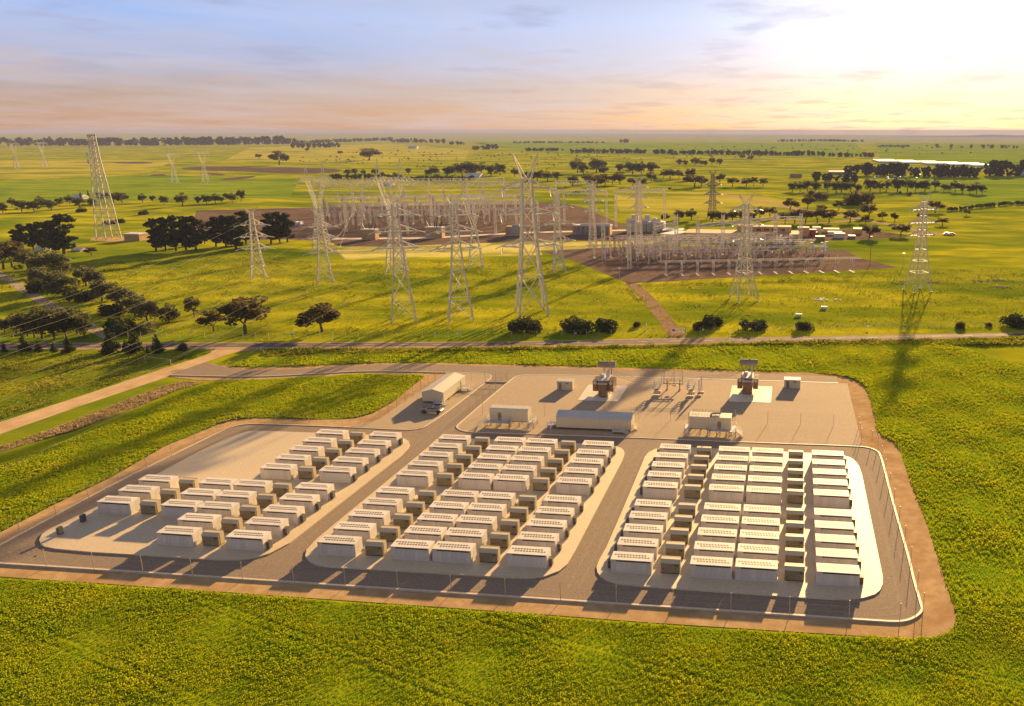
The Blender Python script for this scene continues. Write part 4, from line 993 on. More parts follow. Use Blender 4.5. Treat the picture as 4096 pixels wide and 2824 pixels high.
def mk_pine(rng):
    tr = MB(); tr.tube((0, 0, 0), (rng.uniform(-.2, .2), rng.uniform(-.2, .2), 9.2), .28, .08, 6, cap=False); lobes = []
    for k in range(13):
        z = 1.8 + k * .60; a = rng.uniform(0, 6.28); r = (2.5 - abs(z - 5.6) * .22) * rng.uniform(.35, 1.0)
        p = (math.cos(a) * r * .8, math.sin(a) * r * .8, z)
        tr.tube((0, 0, z - .3), p, .07, .03, 4, cap=False); lobes.append((*p, rng.uniform(.9, 1.5), rng.uniform(.9, 1.5), rng.uniform(.45, .75)))
    lobes += [(0, 0, 9.3, .8, .8, .6), (.3, .2, 8.5, 1.0, 1.0, .6), (0, 0, 5.2, .8, .8, 1.6), (0, 0, 3.2, 1.1, 1.1, 1.2)]
    return tr.mesh('trunk', 'trunk'), quadmesh('crown', leaves(lobes, 2400, .30, rng, .4), 'pine'), 10.0, 4.4
def mk_conifer(rng):
    tr = MB(); tr.tube((0, 0, 0), (0, 0, 9.0), .25, .05, 6, cap=False); lobes = [(0, 0, 9.5, .35, .35, .6)]
    for k in range(10):
        z = .8 + k * .95; r = 3.1 * (1 - z / 10.6)
        for _ in range(5):
            a = rng.uniform(0, 6.28); lobes.append((math.cos(a) * r * .6, math.sin(a) * r * .6, z + rng.uniform(-.3, .3), r * .55 + .15, r * .55 + .15, .6))
    return tr.mesh('trunk', 'trunk'), quadmesh('crown', leaves(lobes, 2000, .30, rng), 'conifer'), 10.0, 5.6
def mk_shrub(mt):
    def f(rng):
        tr, tips = MB(), []
        for k in range(5):
            a = k * 1.26; tr.tube((0, 0, 0), (math.cos(a) * 3.0, math.sin(a) * 2.4, 5.5), .3, .12, 5, cap=False)
        lobes = [(rng.uniform(-5.5, 5.5), rng.uniform(-4, 4), rng.uniform(1.6, 6.0), rng.uniform(2.2, 3.8), rng.uniform(2.2, 3.6), rng.uniform(1.9, 3.2)) for _ in range(16)]
        lobes = [(x, y, max(z - .05 * x * x, 1.5), a, b, c) for x, y, z, a, b, c in lobes]
        return tr.mesh('trunk', 'trunk'), quadmesh('crown', leaves(lobes, 2200, .55, rng), mt), 8.6, 14.0
    return f
for v in range(3):
    lib('gum', v, mk_gum('gum', 2200, 1.0, 2.3)); lib('gumbrown', v, mk_gum('gumbrown', 2300, 1.12, 3.6)); lib('gumgrey', v, mk_gum('gumgrey', 2200, .95, 1.6))
    lib('pine', v, mk_pine); lib('shrub', v, mk_shrub('shrub'))
for v in range(2):
    lib('conifer', v, mk_conifer); lib('shrubbrown', v, mk_shrub('gumbrown')); lib('shrubgrey', v, mk_shrub('gumgrey'))
KN = {'gum': ('gum_tree', 'olive gum tree', 'tree'), 'gumbrown': ('gum_tree', 'spreading brownish gum tree', 'tree'), 'gumgrey': ('gum_tree', 'thin grey-green gum tree', 'tree'), 'pine': ('pine_tree', 'dark ragged pine tree', 'tree'),
      'conifer': ('cypress_tree', 'dark conical cypress', 'tree'), 'shrub': ('shrub', 'round dark green shrub', 'shrub'), 'shrubbrown': ('shrub', 'round brownish shrub', 'shrub'), 'shrubgrey': ('shrub', 'low greyish shrub', 'shrub')}
def plant(kind, u, v, hpx, wr, lab, grp, i):
    tr, cr, h0, w0 = LIB[kind][i % len(LIB[kind])]
    x, y = gp(u, v, -.4); k = mpp(x, y); h = hpx * k * 1.12
    nm, _, cat = KN[kind]
    t = thing(nm, lab, cat, (x, y, -.45), (i * 2.39) % 6.28, grp)
    s = h / h0; sw = s * wr * (1.12 if w0 < 12 else .74)
    for n_, d_ in (('trunk', tr), ('crown', cr)):
        o = link(n_, d_, t); o.scale = (sw, sw, s)
GROVES = [
    ('pine', 'in the pine row beside the bare yard', 'pines beside the bare yard', [(625, 1004, 118), (665, 1004, 122), (705, 1003, 128), (745, 1004, 125), (785, 1003, 125), (820, 975, 75), (865, 987, 108), (905, 985, 112), (945, 1000, 125, 1.2), (985, 975, 118), (1015, 972, 95), (1085, 975, 112), (1120, 970, 110), (1150, 968, 105)]),
    ('pine', 'in the pine clump near the left edge', 'pines by the farm sheds', [(62, 985, 62), (95, 995, 90), (135, 998, 95), (165, 998, 100), (195, 1000, 95), (225, 1015, 110), (258, 1015, 142, 1.4)]),
    ('gumbrown', 'at the left edge below the pine clump', 'gums at the left edge', [(15, 1078, 112, 1.1), (50, 1070, 100, 1.0), (366, 1022, 32, 1.3)]),
    ('gumgrey', 'in the windbreak running down to the road', 'windbreak gums', [(115, 1080, 82, 1.2), (150, 1100, 80), (200, 1085, 88), (245, 1095, 85), (166, 1150, 82, 1.2), (225, 1165, 80), (262, 1190, 95, 1.2), (345, 1145, 80, 1.2), (385, 1160, 80), (410, 1205, 88, 1.1), (450, 1205, 78), (495, 1245, 102, 1.1), (540, 1265, 88), (590, 1292, 92, 1.1), (560, 1250, 70), (677, 1293, 76), (778, 1268, 84, .75)]),
    ('shrub', 'at the foot of the windbreak', 'shrubs under the windbreak', [(175, 1165, 52, 1.5), (322, 1203, 52, 1.5), (447, 1258, 44, 1.7), (480, 1331, 60, 1.6)]),
    ('shrubgrey', 'where the windbreak meets the road', 'grey shrub', [(585, 1326, 42, 1.6)]),
    ('gum', 'in the dark grove beside the side road', 'grove by the side road', [(20, 1330, 62), (66, 1336, 75), (110, 1345, 98), (140, 1350, 92), (172, 1355, 118), (217, 1356, 122), (265, 1350, 118), (310, 1336, 102), (340, 1350, 88)]),
    ('conifer', 'in the row along the near road edge', 'cypresses along the road', [(18, 1407, 33), (97, 1405, 64), (155, 1407, 42), (217, 1407, 38), (276, 1409, 60, 1.2), (450, 1410, 88, 1.2), (505, 1402, 42), (542, 1412, 92), (593, 1411, 30), (630, 1411, 72)]),
    ('gumbrown', 'of the three big ones north of the road', 'big roadside gums', [(855, 1327, 82, 1.15), (982, 1336, 150, 1.2), (1289, 1325, 106, 1.35)]),
    ('shrub', 'inside the roadside fence', 'shrubs inside the roadside fence', [(2105, 1327, 58, 1.5), (2305, 1323, 56, 1.8), (2428, 1321, 48, 1.8), (2844, 1306, 46, 1.5), (3010, 1316, 43, 1.8), (3214, 1318, 34, 1.6), (4067, 1306, 50, 1.8)]),
    ('shrubbrown', 'inside the roadside fence', 'brown bushes inside the roadside fence', [(2547, 1307, 22, 1.1), (2791, 1318, 34, 1.1), (3840, 1312, 26, 1.3), (3955, 1305, 17, 1.1), (728, 1402, 28, 1.1)]),
    ('gum', 'in the tree line behind the telecom tower', 'tree line behind the telecom tower', [(13, 852, 46), (50, 828, 34), (88, 848, 46, 1.1), (137, 845, 48, 1.1), (165, 828, 40), (208, 842, 42, 1.5), (240, 822, 34), (280, 817, 34), (320, 830, 40, 1.2), (365, 826, 36), (571, 811, 34), (613, 808, 26), (656, 817, 36), (730, 824, 48, 1.1), (792, 817, 32), (827, 815, 38), (862, 814, 36, 1.1), (885, 811, 24), (930, 811, 36), (965, 806, 46, .8), (907, 797, 27)]),
    ('gumbrown', 'behind the telecom tower foot, crown rusty', 'rusty gums behind the telecom tower', [(420, 812, 42, 1.3), (455, 810, 40, 1.4), (490, 812, 38, 1.3)]),
    ('conifer', 'by the white farmhouse roof', 'farmhouse cypresses', [(325, 800, 30, .7), (354, 788, 24, .7)]),
    ('shrub', 'in the grass around the telecom tower', 'shrubs around the telecom tower', [(325, 849, 17, 1.5), (577, 859, 18, 1.6), (478, 892, 18, 2.0), (440, 897, 17, 2.0)]),
    ('gumbrown', 'standing alone on the far plain', 'lone gums on the far plain', [(1037, 637, 25, 1.2), (1117, 660, 48, 1.1), (1229, 610, 18), (1362, 620, 19), (1477, 642, 40, 1.8), (2698, 629, 20, 1.3), (2968, 638, 22, 1.2), (3004, 642, 24, 1.1)]),
    ('gum', 'in the far wood behind the substation', 'far wood behind the substation', [(1390, 705, 26), (1422, 700, 29), (1455, 702, 27), (1500, 705, 26), (1530, 708, 22), (1580, 708, 20), (1635, 697, 22), (1715, 705, 30), (1740, 705, 42), (1752, 718, 27), (1790, 706, 40), (1850, 705, 62), (1880, 705, 56), (1925, 700, 46), (1965, 705, 50), (2000, 702, 46), (1820, 704, 45)]),
    ('gum', 'in the wood right behind the tallest pylon', 'wood behind the tallest pylon', [(2060, 708, 38, 1.2), (2110, 726, 34, 1.2), (2150, 722, 42, 1.2), (2190, 726, 42, 1.3), (2230, 722, 42, 1.3), (2310, 692, 55, 1.1), (2335, 702, 56), (2385, 692, 56, 1.2), (2415, 702, 38), (2480, 692, 42, 1.2), (2530, 697, 46, 1.2), (2565, 697, 44), (2600, 697, 52, 1.3), (2290, 745, 42, 1.2)]),
    ('gumbrown', 'in the brownish belt beyond the gantries', 'brownish belt beyond the gantries', [(2350, 735, 44, 1.2), (2390, 756, 50, 1.3), (2420, 742, 46), (2450, 738, 42), (2480, 738, 44), (2530, 746, 32, 1.2), (2570, 746, 36, 1.3), (2605, 728, 32), (2655, 716, 30), (2680, 719, 46, 1.2), (2715, 716, 42), (2760, 721, 42), (2778, 749, 52, 1.4), (2805, 746, 46, 1.2), (2880, 736, 36), (2930, 746, 36, 1.3), (2985, 746, 36, 1.3), (3015, 746, 32), (3052, 746, 32)]),
    ('gum', 'in the short row on the open plain', 'short row on the plain', [(2716, 663, 28), (2743, 663, 28), (2780, 663, 29), (2803, 663, 22), (2822, 663, 26), (2848, 661, 28), (2878, 663, 28)]),
    ('gumbrown', 'beside the curving driveway', 'gums along the driveway', [(3080, 872, 42, 1.2), (3140, 896, 46), (3160, 842, 46, 1.3), (3180, 893, 52, 1.2), (3230, 835, 54, .9), (3222, 893, 56, 1.2), (3270, 891, 56, 1.2), (3316, 891, 50, 1.2), (3284, 850, 32, 1.2), (3355, 842, 38, 1.2), (3400, 889, 50, 1.3), (3462, 893, 32), (3475, 868, 48, 1.5), (3530, 877, 28, 1.3), (3578, 889, 36), (3479, 952, 52, 1.5), (3604, 943, 46, 1.4), (3740, 848, 42, 1.8), (3690, 882, 32, 1.3), (3770, 902, 30, 1.7), (3865, 862, 26)]),
    ('shrubbrown', 'on the grass beyond the driveway', 'bushes beyond the driveway', [(3280, 798, 28, 1.6), (3245, 786, 24), (3430, 819, 50, 1.7), (3485, 786, 14), (3638, 782, 14), (3600, 774, 11)]),
    ('gum', 'in the long tree line before the white sheds', 'tree line before the white sheds', [(3170, 766, 42), (3200, 769, 46), (3230, 766, 40), (3260, 766, 42), (3310, 766, 46), (3345, 771, 40), (3365, 769, 46), (3400, 769, 46), (3430, 771, 42), (3480, 766, 52, 1.1), (3520, 766, 40), (3545, 763, 46), (3590, 766, 52), (3630, 766, 50), (3660, 766, 46), (3700, 766, 44), (3740, 761, 40), (3775, 766, 32), (3795, 766, 36), (3820, 769, 42), (3850, 771, 38), (3880, 773, 44), (3905, 776, 40), (3930, 776, 36)]),
    ('gum', 'behind the control building', 'gums behind the control building', [(2715, 878, 40, 1.2), (2765, 880, 42, 1.2), (2660, 886, 30, 1.3), (2850, 886, 42, 1.3), (2885, 888, 46, 1.2), (2930, 884, 42, 1.4), (2960, 880, 36, 1.2), (3040, 870, 40, 1.2), (3010, 882, 34, 1.2), (2680, 762, 14, 1.3)]),
]
for kind, where, grp, L in GROVES:
    L = sorted(L); one = KN[kind][1]
    for i, e in enumerate(L):
        u, v, hp = e[:3]; wr = e[3] if len(e) > 3 else 1.0
        if v < 780: hp *= .82 + .34 * ((i * 7 + len(where)) % 10) / 10; wr *= .9 + .35 * ((i * 3 + len(where)) % 7) / 7
        if len(L) == 1: lab = f'{one} {where}'
        else: lab = f'{one} {where}, {ORD[i]} from left'
        plant(kind, u, v, hp, wr, lab, grp if len(L) > 1 else None, i + len(where))
# distant belts of trees that read as one mass
def belt(name, line, hpx, lab, n_per=1.0, dens=1.0, m='belt', gaps=0.0):
    rng = np.random.default_rng(len(lab) * 31 + int(line[0][0])); lobes = []
    for (u0, v0), (u1, v1) in zip(line, line[1:]):
        n = max(2, int(abs(u1 - u0) / (hpx * .55) * dens))
        for i in range(n):
            if rng.random() < gaps: continue
            s = (i + rng.random()) / n; x, y = gp(u0 + (u1 - u0) * s, v0 + (v1 - v0) * s, -.4); k = mpp(x, y); h = hpx * k * rng.uniform(.6, 1.1)
            lobes.append((x + rng.normal() * h * .3, y + rng.normal() * h * .8, h * .5, h * .42, h * .42, h * .5)); lobes.append((x, y, h * .75, h * .3, h * .3, h * .28))
    lobes = np.array(lobes); x, y = gp(*line[0]); k = mpp(x, y)
    V = leaves(lobes, int(len(lobes) * 34), hpx * k * .17, rng)
    V[:, 2] = np.maximum(V[:, 2], -.4)
    o = link(name, quadmesh(name, V, m)); tag(o, lab, 'tree belt', kind='stuff')
belt('treeline', [(-40, 583), (600, 583), (1024, 578), (1180, 576)], 29, 'long dark tree belt below the left horizon', dens=1.5)
belt('treeline', [(1180, 576), (1320, 571), (1450, 566), (1570, 562)], 13, 'thin tree belt trailing off below the horizon', dens=1.4)
belt('treeline', [(1183, 592), (1360, 590)], 19, 'clump of trees on the far plain below the belt')
belt('treeline', [(1562, 571), (1680, 571), (1780, 573)], 16, 'far trees around the small farm')
belt('treeline', [(1888, 600), (1980, 596)], 18, 'dark wedge of trees on the far plain')
belt('treeline', [(1800, 579), (1860, 579)], 12, 'small dark copse on the far plain')
for i, (a, b) in enumerate((((2278, 612), (2388, 612)), ((2397, 613), (2588, 614)), ((2608, 615), (2710, 616)), ((2720, 617), (2848, 618)), ((2858, 618), (3072, 621)), ((3072, 622), (3200, 622)), ((3215, 621), (3262, 621)), ((3271, 622), (3305, 622)), ((3320, 626), (3405, 628)), ((3425, 626), (3490, 629)))):
    belt('windbreak', [a, b], 17, f'{ORD[i]} stretch of the clipped windbreak across the plain, from the left', dens=1.2)
belt('hedge', [(1320, 716), (1515, 714), (1640, 722), (1900, 722)], 18, 'dark low hedge behind the substation gantries', m='shrub')
belt('treeline', [(3250, 722), (3440, 736)], 30, 'trees around the long farm shed')
belt('treeline', [(3410, 700), (3560, 702), (3700, 706), (3925, 712)], 44, 'tall dark wood before the white greenhouses', dens=1.5)
belt('treeline', [(3905, 708), (4010, 704), (4130, 702)], 56, 'tall dark trees at the right edge', dens=1.3)
belt('hedge', [(3790, 846), (3900, 834), (4000, 824), (4110, 817)], 14, 'clipped dark hedge crossing the right paddock', m='shrub', dens=1.3)
belt('treeline', [(3110, 567), (3300, 566), (3465, 568)], 9, 'thin far trees near the right horizon', gaps=.2)
belt('treeline', [(2048, 573), (2240, 572), (2420, 573)], 7, 'thin far trees under the central horizon', gaps=.3)
belt('treeline', [(2482, 571), (2518, 571)], 15, 'small dark copse under the central horizon')
belt('treeline', [(2100, 605), (2245, 604)], 13, 'trees around the far farm buildings')
belt('treeline', [(3520, 587), (3640, 588)], 7, 'short row of far bushes on the right plain')
belt('treeline', [(3730, 590), (4080, 595)], 13, 'scattered round trees on the right plain', dens=.4, gaps=.4)

# ------------------------------------------------------------------ lattice towers
def lattice(legs_mb, br, prof, lw, bw, horiz=True, bay=1.3):
    """square tapering lattice; prof = [(z, half width)]; bends handled level by level"""
    lv = []
    for (z0, a0), (z1, a1) in zip(prof, prof[1:]):
        z, a = z0, a0
        n = max(1, round((z1 - z0) / (a0 + a1) / bay))
        for i in range(n): lv.append((z0 + (z1 - z0) * i / n, a0 + (a1 - a0) * i / n))
    lv.append(prof[-1]); S = [(-1, -1), (1, -1), (1, 1), (-1, 1)]
    for (z0, a0), (z1, a1) in zip(lv, lv[1:]):
        for k, (sx, sy) in enumerate(S):
            legs_mb[k].bar((sx * a0, sy * a0, z0), (sx * a1, sy * a1, z1), lw)
            tx, ty = S[(k + 1) % 4]
            br.bar((sx * a0, sy * a0, z0), (tx * a1, ty * a1, z1), bw); br.bar((tx * a0, ty * a0, z0), (sx * a1, sy * a1, z1), bw)
            if horiz: br.bar((sx * a1, sy * a1, z1), (tx * a1, ty * a1, z1), bw)
def insul(ln=3.0):
    m = MB(); m.tube((0, 0, 0), (0, 0, -ln), .19, n=6); return m.mesh('insulator', 'porcelain')
INS = insul()
def base_parts(t, legm, br, prof, mt='steel'):
    for k in range(4): legm[k].build('leg', mt, t)
    br.build('bracing', mt, t)
    f = MB(); f.box(-.45, .45, -.45, .45, -.2, .35); fm = f.mesh('footing', 'kerb'); a = prof[0][1]
    for sx in (-1, 1):
        for sy in (-1, 1): link('footing', fm, t, (sx * a, sy * a, -.3))
def arm(t, s, z, ln, a, rise=1.0, mt='steel', bw=.16, droop=0):
    bw *= 1.25
    b = MB(); tip = (s * (a + ln), 0, z + droop)
    for y in (-a, a):
        b.bar((s * a, y, z), tip, bw * 1.3); b.bar((s * a, y, z + rise * 1.7), tip, bw)
        b.bar((s * (a + ln * .5), y * .5, z + droop * .5), (s * (a + ln * .25), y * .75, z + rise * 1.25), bw * .8)
    for f in (.25, .5, .75): b.bar((s * (a + ln * f), -a * (1 - f), z + droop * f), (s * (a + ln * f), a * (1 - f), z + droop * f), bw * .8)
    b.build('cross_arm', mt, t); return tip
def strain(t, tip, ang, mt=None):
    """strain insulator strings leaving an arm tip in direction ang, with a jumper loop"""
    for da in (0, math.pi):
        o = link('insulator', INS, t, tip); o.rotation_euler = (0, math.pi / 2 - .25, ang + da + math.pi)
def tower(nm, lab, u, v, H, prof, rz, arms, peak='horn', grp=None, lw=.40, bw=.2, mt='steel', iang=0.6, armlen=6.0):
    x, y = gp(u, v, -.4); t = thing(nm, lab, 'pylon', (x, y, -.35), rz, grp)
    lm, br = [MB() for _ in range(4)], MB(); lattice(lm, br, prof, lw, bw); base_parts(t, lm, br, prof, mt)
    zt, at = prof[-1]
    def half(z):
        for (z0, a0), (z1, a1) in zip(prof, prof[1:]):
            if z0 <= z <= z1: return a0 + (a1 - a0) * (z - z0) / (z1 - z0)
        return at
    tips = []
    for i, z in enumerate(arms):
        for s in (-1, 1):
            tp = arm(t, s, z, armlen * (1.0 if i != 1 else 1.12), half(z), 1.5, mt, bw * 1.2); tips.append(tp); strain(t, tp, iang)
    if peak == 'horn':
        for s in (-1, 1):
            b = MB(); b.bar((s * at, -at, zt), (s * (at + 2.6), 0, H), bw); b.bar((s * at, at, zt), (s * (at + 2.6), 0, H), bw); b.bar((-s * at, 0, zt), (s * (at + 2.6), 0, H), bw); b.build('earth_peak', mt, t)
    else:
        b = MB()
        for sx, sy in ((-1, -1), (1, -1), (1, 1), (-1, 1)): b.bar((sx * at, sy * at, zt), (0, 0, H), bw)
        b.build('earth_peak', mt, t)
    m = Matrix.Translation((x, y, -.35)) @ Matrix.Rotation(rz, 4, 'Z')
    return [m @ Vector(p) for p in tips]
PG = 'steel lattice pylons'
T = {}
T['p1'] = tower('pylon', 'slim three-armed pylon in front of the pine row', 1037, 1117, 37.4, [(0, 3.6), (14, 2.0), (28, 1.1), (34.5, .8)], R(20), (16.1, 22.2, 28.3), grp=PG, lw=.32, bw=.17, armlen=5)
T['p2'] = tower('pylon', 'slim three-armed pylon at the end of the pine row, near the bare yard', 1303, 1131, 37.2, [(0, 3.7), (14, 2.1), (28, 1.2), (34.5, .9)], R(22), (15.3, 22.9, 28.5), grp=PG, lw=.32, bw=.17, armlen=5)
PP = [(0, 4.9), (8.5, 3.9), (20, 2.5), (29.7, 1.7), (47, 1.05)]
T['p3'] = tower('pylon', 'tall three-armed pylon left of the pylon pair by the road', 1616, 1281, 50.7, PP, R(24), (29.7, 36.2, 42.7), grp=PG, armlen=6.3)
T['p4'] = tower('pylon', 'tall three-armed pylon between its twin and the tallest pylon', 1843, 1277, 51.0, PP, R(24), (29.4, 36.0, 42.4), grp=PG, armlen=6.3)
T['p6'] = tower('pylon', 'pylon standing just behind the tallest pylon at the yard corner', 2236, 1086, 44.8, [(0, 3.0), (10, 2.1), (24, 1.5), (42, 1.2)], R(28), (17, 26, 35), grp=PG, lw=.36, armlen=6)
T['p7'] = tower('pylon', 'three-armed pylon in front of the near switchyard', 2975, 1199, 47.7, [(0, 5.0), (13, 3.0), (25, 1.6), (43.5, .9)], R(26), (27.5, 34, 40.8), grp=PG, armlen=5.8)
T['p8'] = tower('pylon', 'lone three-armed pylon right of the near switchyard', 3670, 1162, 46.3, [(0, 4.8), (9, 3.5), (20, 2.1), (26, 1.5), (42.5, .95)], R(24), (26.7, 32.5, 38.7), grp=PG, armlen=5.8)
T['p9'] = tower('pylon', 'dark pylon beyond the control building', 2849, 872, 41.3, [(0, 3.2), (12, 2.1), (38, 1.1)], R(30), (13, 20.5, 29.0), grp=PG, lw=.42, bw=.24, armlen=6, mt='steeldark')
# tallest pylon: double circuit with a V-shaped head
x, y = gp(2128, 1255, -.4); rz = R(25)
t = thing('pylon', 'tallest pylon, massive with V-shaped horns, beside the near switchyard', 'pylon', (x, y, -.35), rz)
prof = [(0, 6.1), (16, 4.4), (30, 3.1), (44, 2.3), (56, 1.9)]
lm, br = [MB() for _ in range(4)], MB(); lattice(lm, br, prof, .56, .29); base_parts(t, lm, br, prof)
tips5 = []
for z, ln in ((28.5, 8.5), (41.6, 8.5), (53.2, 8.0)):
    for s in (-1, 1):
        tp = arm(t, s, z, ln, 2.9 - (z - 28) * .04, 1.8, bw=.26, droop=-1.0 if z > 50 else .6); strain(t, tp, .5); tips5.append(tp)
        jl = MB(); c = Vector(tp)
        for k in range(8):
            a0, a1 = -1 + k / 4, -1 + (k + 1) / 4
            jl.tube(c + Vector((0, a0 * 3.2, -3.6 * (1 - a0 * a0))), c + Vector((0, a1 * 3.2, -3.6 * (1 - a1 * a1))), .13, n=5, cap=False)
        jl.build('jumper_loop', 'porcelain', t)
for s in (-1, 1):
    b = MB()
    for yy in (-1.9, 1.9): b.bar((s * 1.9, yy, 56), (s * 5.2, 0, 66.4), .24); b.bar((s * .2, yy, 56.5), (s * 5.2, 0, 66.4), .2)
    for f in (.25, .5, .75):
        for yy in (-1.9, 1.9): b.bar((s * (1.9 + 3.3 * f), yy * (1 - f), 56 + 10.4 * f), (s * (.2 + 5 * f), yy * (1 - f), 56.5 + 9.9 * f), .14)
    b.build('horn', 'steel', t)
mt5 = Matrix.Translation((x, y, -.35)) @ Matrix.Rotation(rz, 4, 'Z'); T['p5'] = [mt5 @ Vector(p) for p in tips5]
# Y-shaped portal towers
def ytower(lab, u, v, H, rz, grp, lw=.33, bw=.17, wide=1.0):
    x, y = gp(u, v, -.4); t = thing('portal_pylon', lab, 'pylon', (x, y, -.35), rz, grp)
    zw, zc = H * .50, H * .80; s = H / 60.0
    prof = [(0, 5.2 * s), (zw, 1.3 * s)]
    lm, br = [MB() for _ in range(4)], MB(); lattice(lm, br, prof, lw, bw); base_parts(t, lm, br, prof)
    for q in (-1, 1):
        b = MB()
        for yy in (-1, 1):
            b.bar((q * 1.3 * s, yy * 1.2 * s, zw), (q * 6.5 * s, yy * 1.0 * s, zc), lw * .6); b.bar((0, yy * 1.2 * s, zw + .5), (q * 4.4 * s, yy * 1.0 * s, zc), bw * .8)
            for f in (.25, .5, .75): b.bar((q * (1.3 + 5.2 * f) * s, yy * s, zw + (zc - zw) * f), (q * 5.0 * min(1, f + .12) * s, yy * s, zw + (zc - zw) * min(1, f + .12)), bw * .6)
        b.build('fork', 'steel', t)
        b = MB()
        for yy in (-1, 1): b.bar((q * 4.6 * s, yy * s, zc + 2.4 * s), (q * 5.8 * s, 0, H), bw); b.bar((q * 7.0 * s, yy * s, zc + 2.2 * s), (q * 5.8 * s, 0, H), bw)
        b.build('earth_peak', 'steel', t)
    b = MB(); L = 13.5 * s * wide
    for yy in (-1, 1):
        for z in (zc, zc + 2.4 * s): b.bar((-L if z == zc else -L * .7, yy * s, z), (L if z == zc else L * .7, yy * s, z), bw * 1.2)
        n = 10
        for i in range(n):
            x0, x1 = -L * .7 + 1.4 * L * i / n, -L * .7 + 1.4 * L * (i + 1) / n
            b.bar((x0, yy * s, zc), (x1, yy * s, zc + 2.4 * s) if i % 2 == 0 else (x1, yy * s, zc), bw * .8); b.bar((x0, yy * s, zc + 2.4 * s), (x1, yy * s, zc), bw * .8)
        for q in (-1, 1): b.bar((q * L, yy * s, zc), (q * L * .7, yy * s, zc + 2.4 * s), bw)
    b.build('cross_beam', 'steel', t)
    for xx in (-.9 * L, 0, .9 * L):
        for q in (-1, 1):
            m_ = MB(); m_.tube((xx + q * 2.2 * s, 0, zc), (xx, 0, zc - 3.6 * s), .17, n=5); m_.build('insulator', 'porcelain', t)
YG = 'Y-shaped portal pylons'
ytower('Y-shaped portal pylon behind the near end of the far switchyard gantries', 1290, 1005, 55.5, R(8), YG)
ytower('big Y-shaped portal pylon straddling the yellow lawn behind the pylon pair', 1590, 1092, 60.9, R(10), YG, .36, .19)
ytower('Y-shaped portal pylon on the yellow lawn behind the tall pylons', 1905, 1072, 47.4, R(14), YG)
ytower('faint portal pylon farthest left on the plain', 71, 678, 60.8, R(5), YG, .42, .2)
ytower('faint portal pylon second from the left on the plain', 181, 673, 61.3, R(5), YG, .42, .2)
ytower('portal pylon left of the pair right of the telecom tower', 701, 735, 51.8, R(5), YG, .38, .18)
ytower('portal pylon right of the pair right of the telecom tower', 823, 732, 52.9, R(5), YG, .38, .18)
# telecom tower
x, y = gp(436, 957, -.4); t = thing('telecom_tower', 'tall lattice telecom tower with two dishes left of the pine row', 'tower', (x, y, -.35), R(-20))
prof = [(0, 5.6), (20, 4.5), (40, 3.2), (56, 2.1), (72.5, 1.6)]
lm, br = [MB() for _ in range(4)], MB(); lattice(lm, br, prof, .5, .24, True, 1.2); base_parts(t, lm, br, prof, 'steel')
for i, z in enumerate((54.4, 59.2)):
    d = MB(); d.lathe((0, 0, 0), [(1.75, 0), (1.75, .5), (1.5, .9), (.6, 1.2)], 20); o = d.build('dish', 'porcelain', t, (-3.4, -2.6, z)); o.rotation_euler = (R(90), 0, R(-25))
d = MB(); d.box(-2.3, 2.3, -2.3, 2.3, 71.9, 72.1); d.build('top_platform', 'steeldark', t)
ngon('tower_compound_ground', px([(358, 962), (480, 968), (620, 958), (590, 948), (370, 950)]), -.38, 'dirt')
x, y = gp(498, 963, -.4); k = mpp(x, y); t = thing('brick_hut', 'small tan brick hut beside the telecom tower', 'hut', (x, y, -.4))
b = MB(); b.box(0, 66 * k, 0, 8, 0, 24 * k * 1.03); b.build('wall', 'brick', t)
b = MB(); b.box(-.5, 66 * k + .5, -.5, 8.5, 24 * k * 1.03, 24 * k * 1.03 + .7); b.build('roof', 'whiteroof', t)
# conductors running off to the lower left
ENDS = [('p1', 4, 1261), ('p1', 2, 1310), ('p1', 0, 1335), ('p2', 4, 1425), ('p2', 2, 1557), ('p2', 0, 1615), ('p3', 4, 1663), ('p3', 2, 1700), ('p3', 0, 1756), ('p4', 4, 1790), ('p4', 2, 1831), ('p4', 0, 1900)]
for i, (k, j, v) in enumerate(ENDS):
    a = T[k][j]; e = gp(-260, v + 95, 17.0)
    t = tag(cable('power_line', a, (*e, 17.0), 3.0, .022, 'wirem', 22), f'overhead line sagging across the left field, {ORD[i]} from the top', 'cable', 'overhead lines across the left field')
for i, (k, j, (u, v, z)) in enumerate((('p8', 1, (4300, 1010, 24)), ('p8', 3, (4300, 960, 30)), ('p8', 5, (4300, 915, 34)), ('p7', 1, (4300, 1120, 20)), ('p7', 3, (4300, 1160, 20)), ('p7', 5, (4300, 1230, 17)))):
    e = gp(u, v, z); tag(cable('power_line', T[k][j], (*e, z), 4, .022, 'wirem', 22), f'overhead line leaving towards the right edge, {ORD[i]} from the top', 'cable', 'overhead lines to the right')

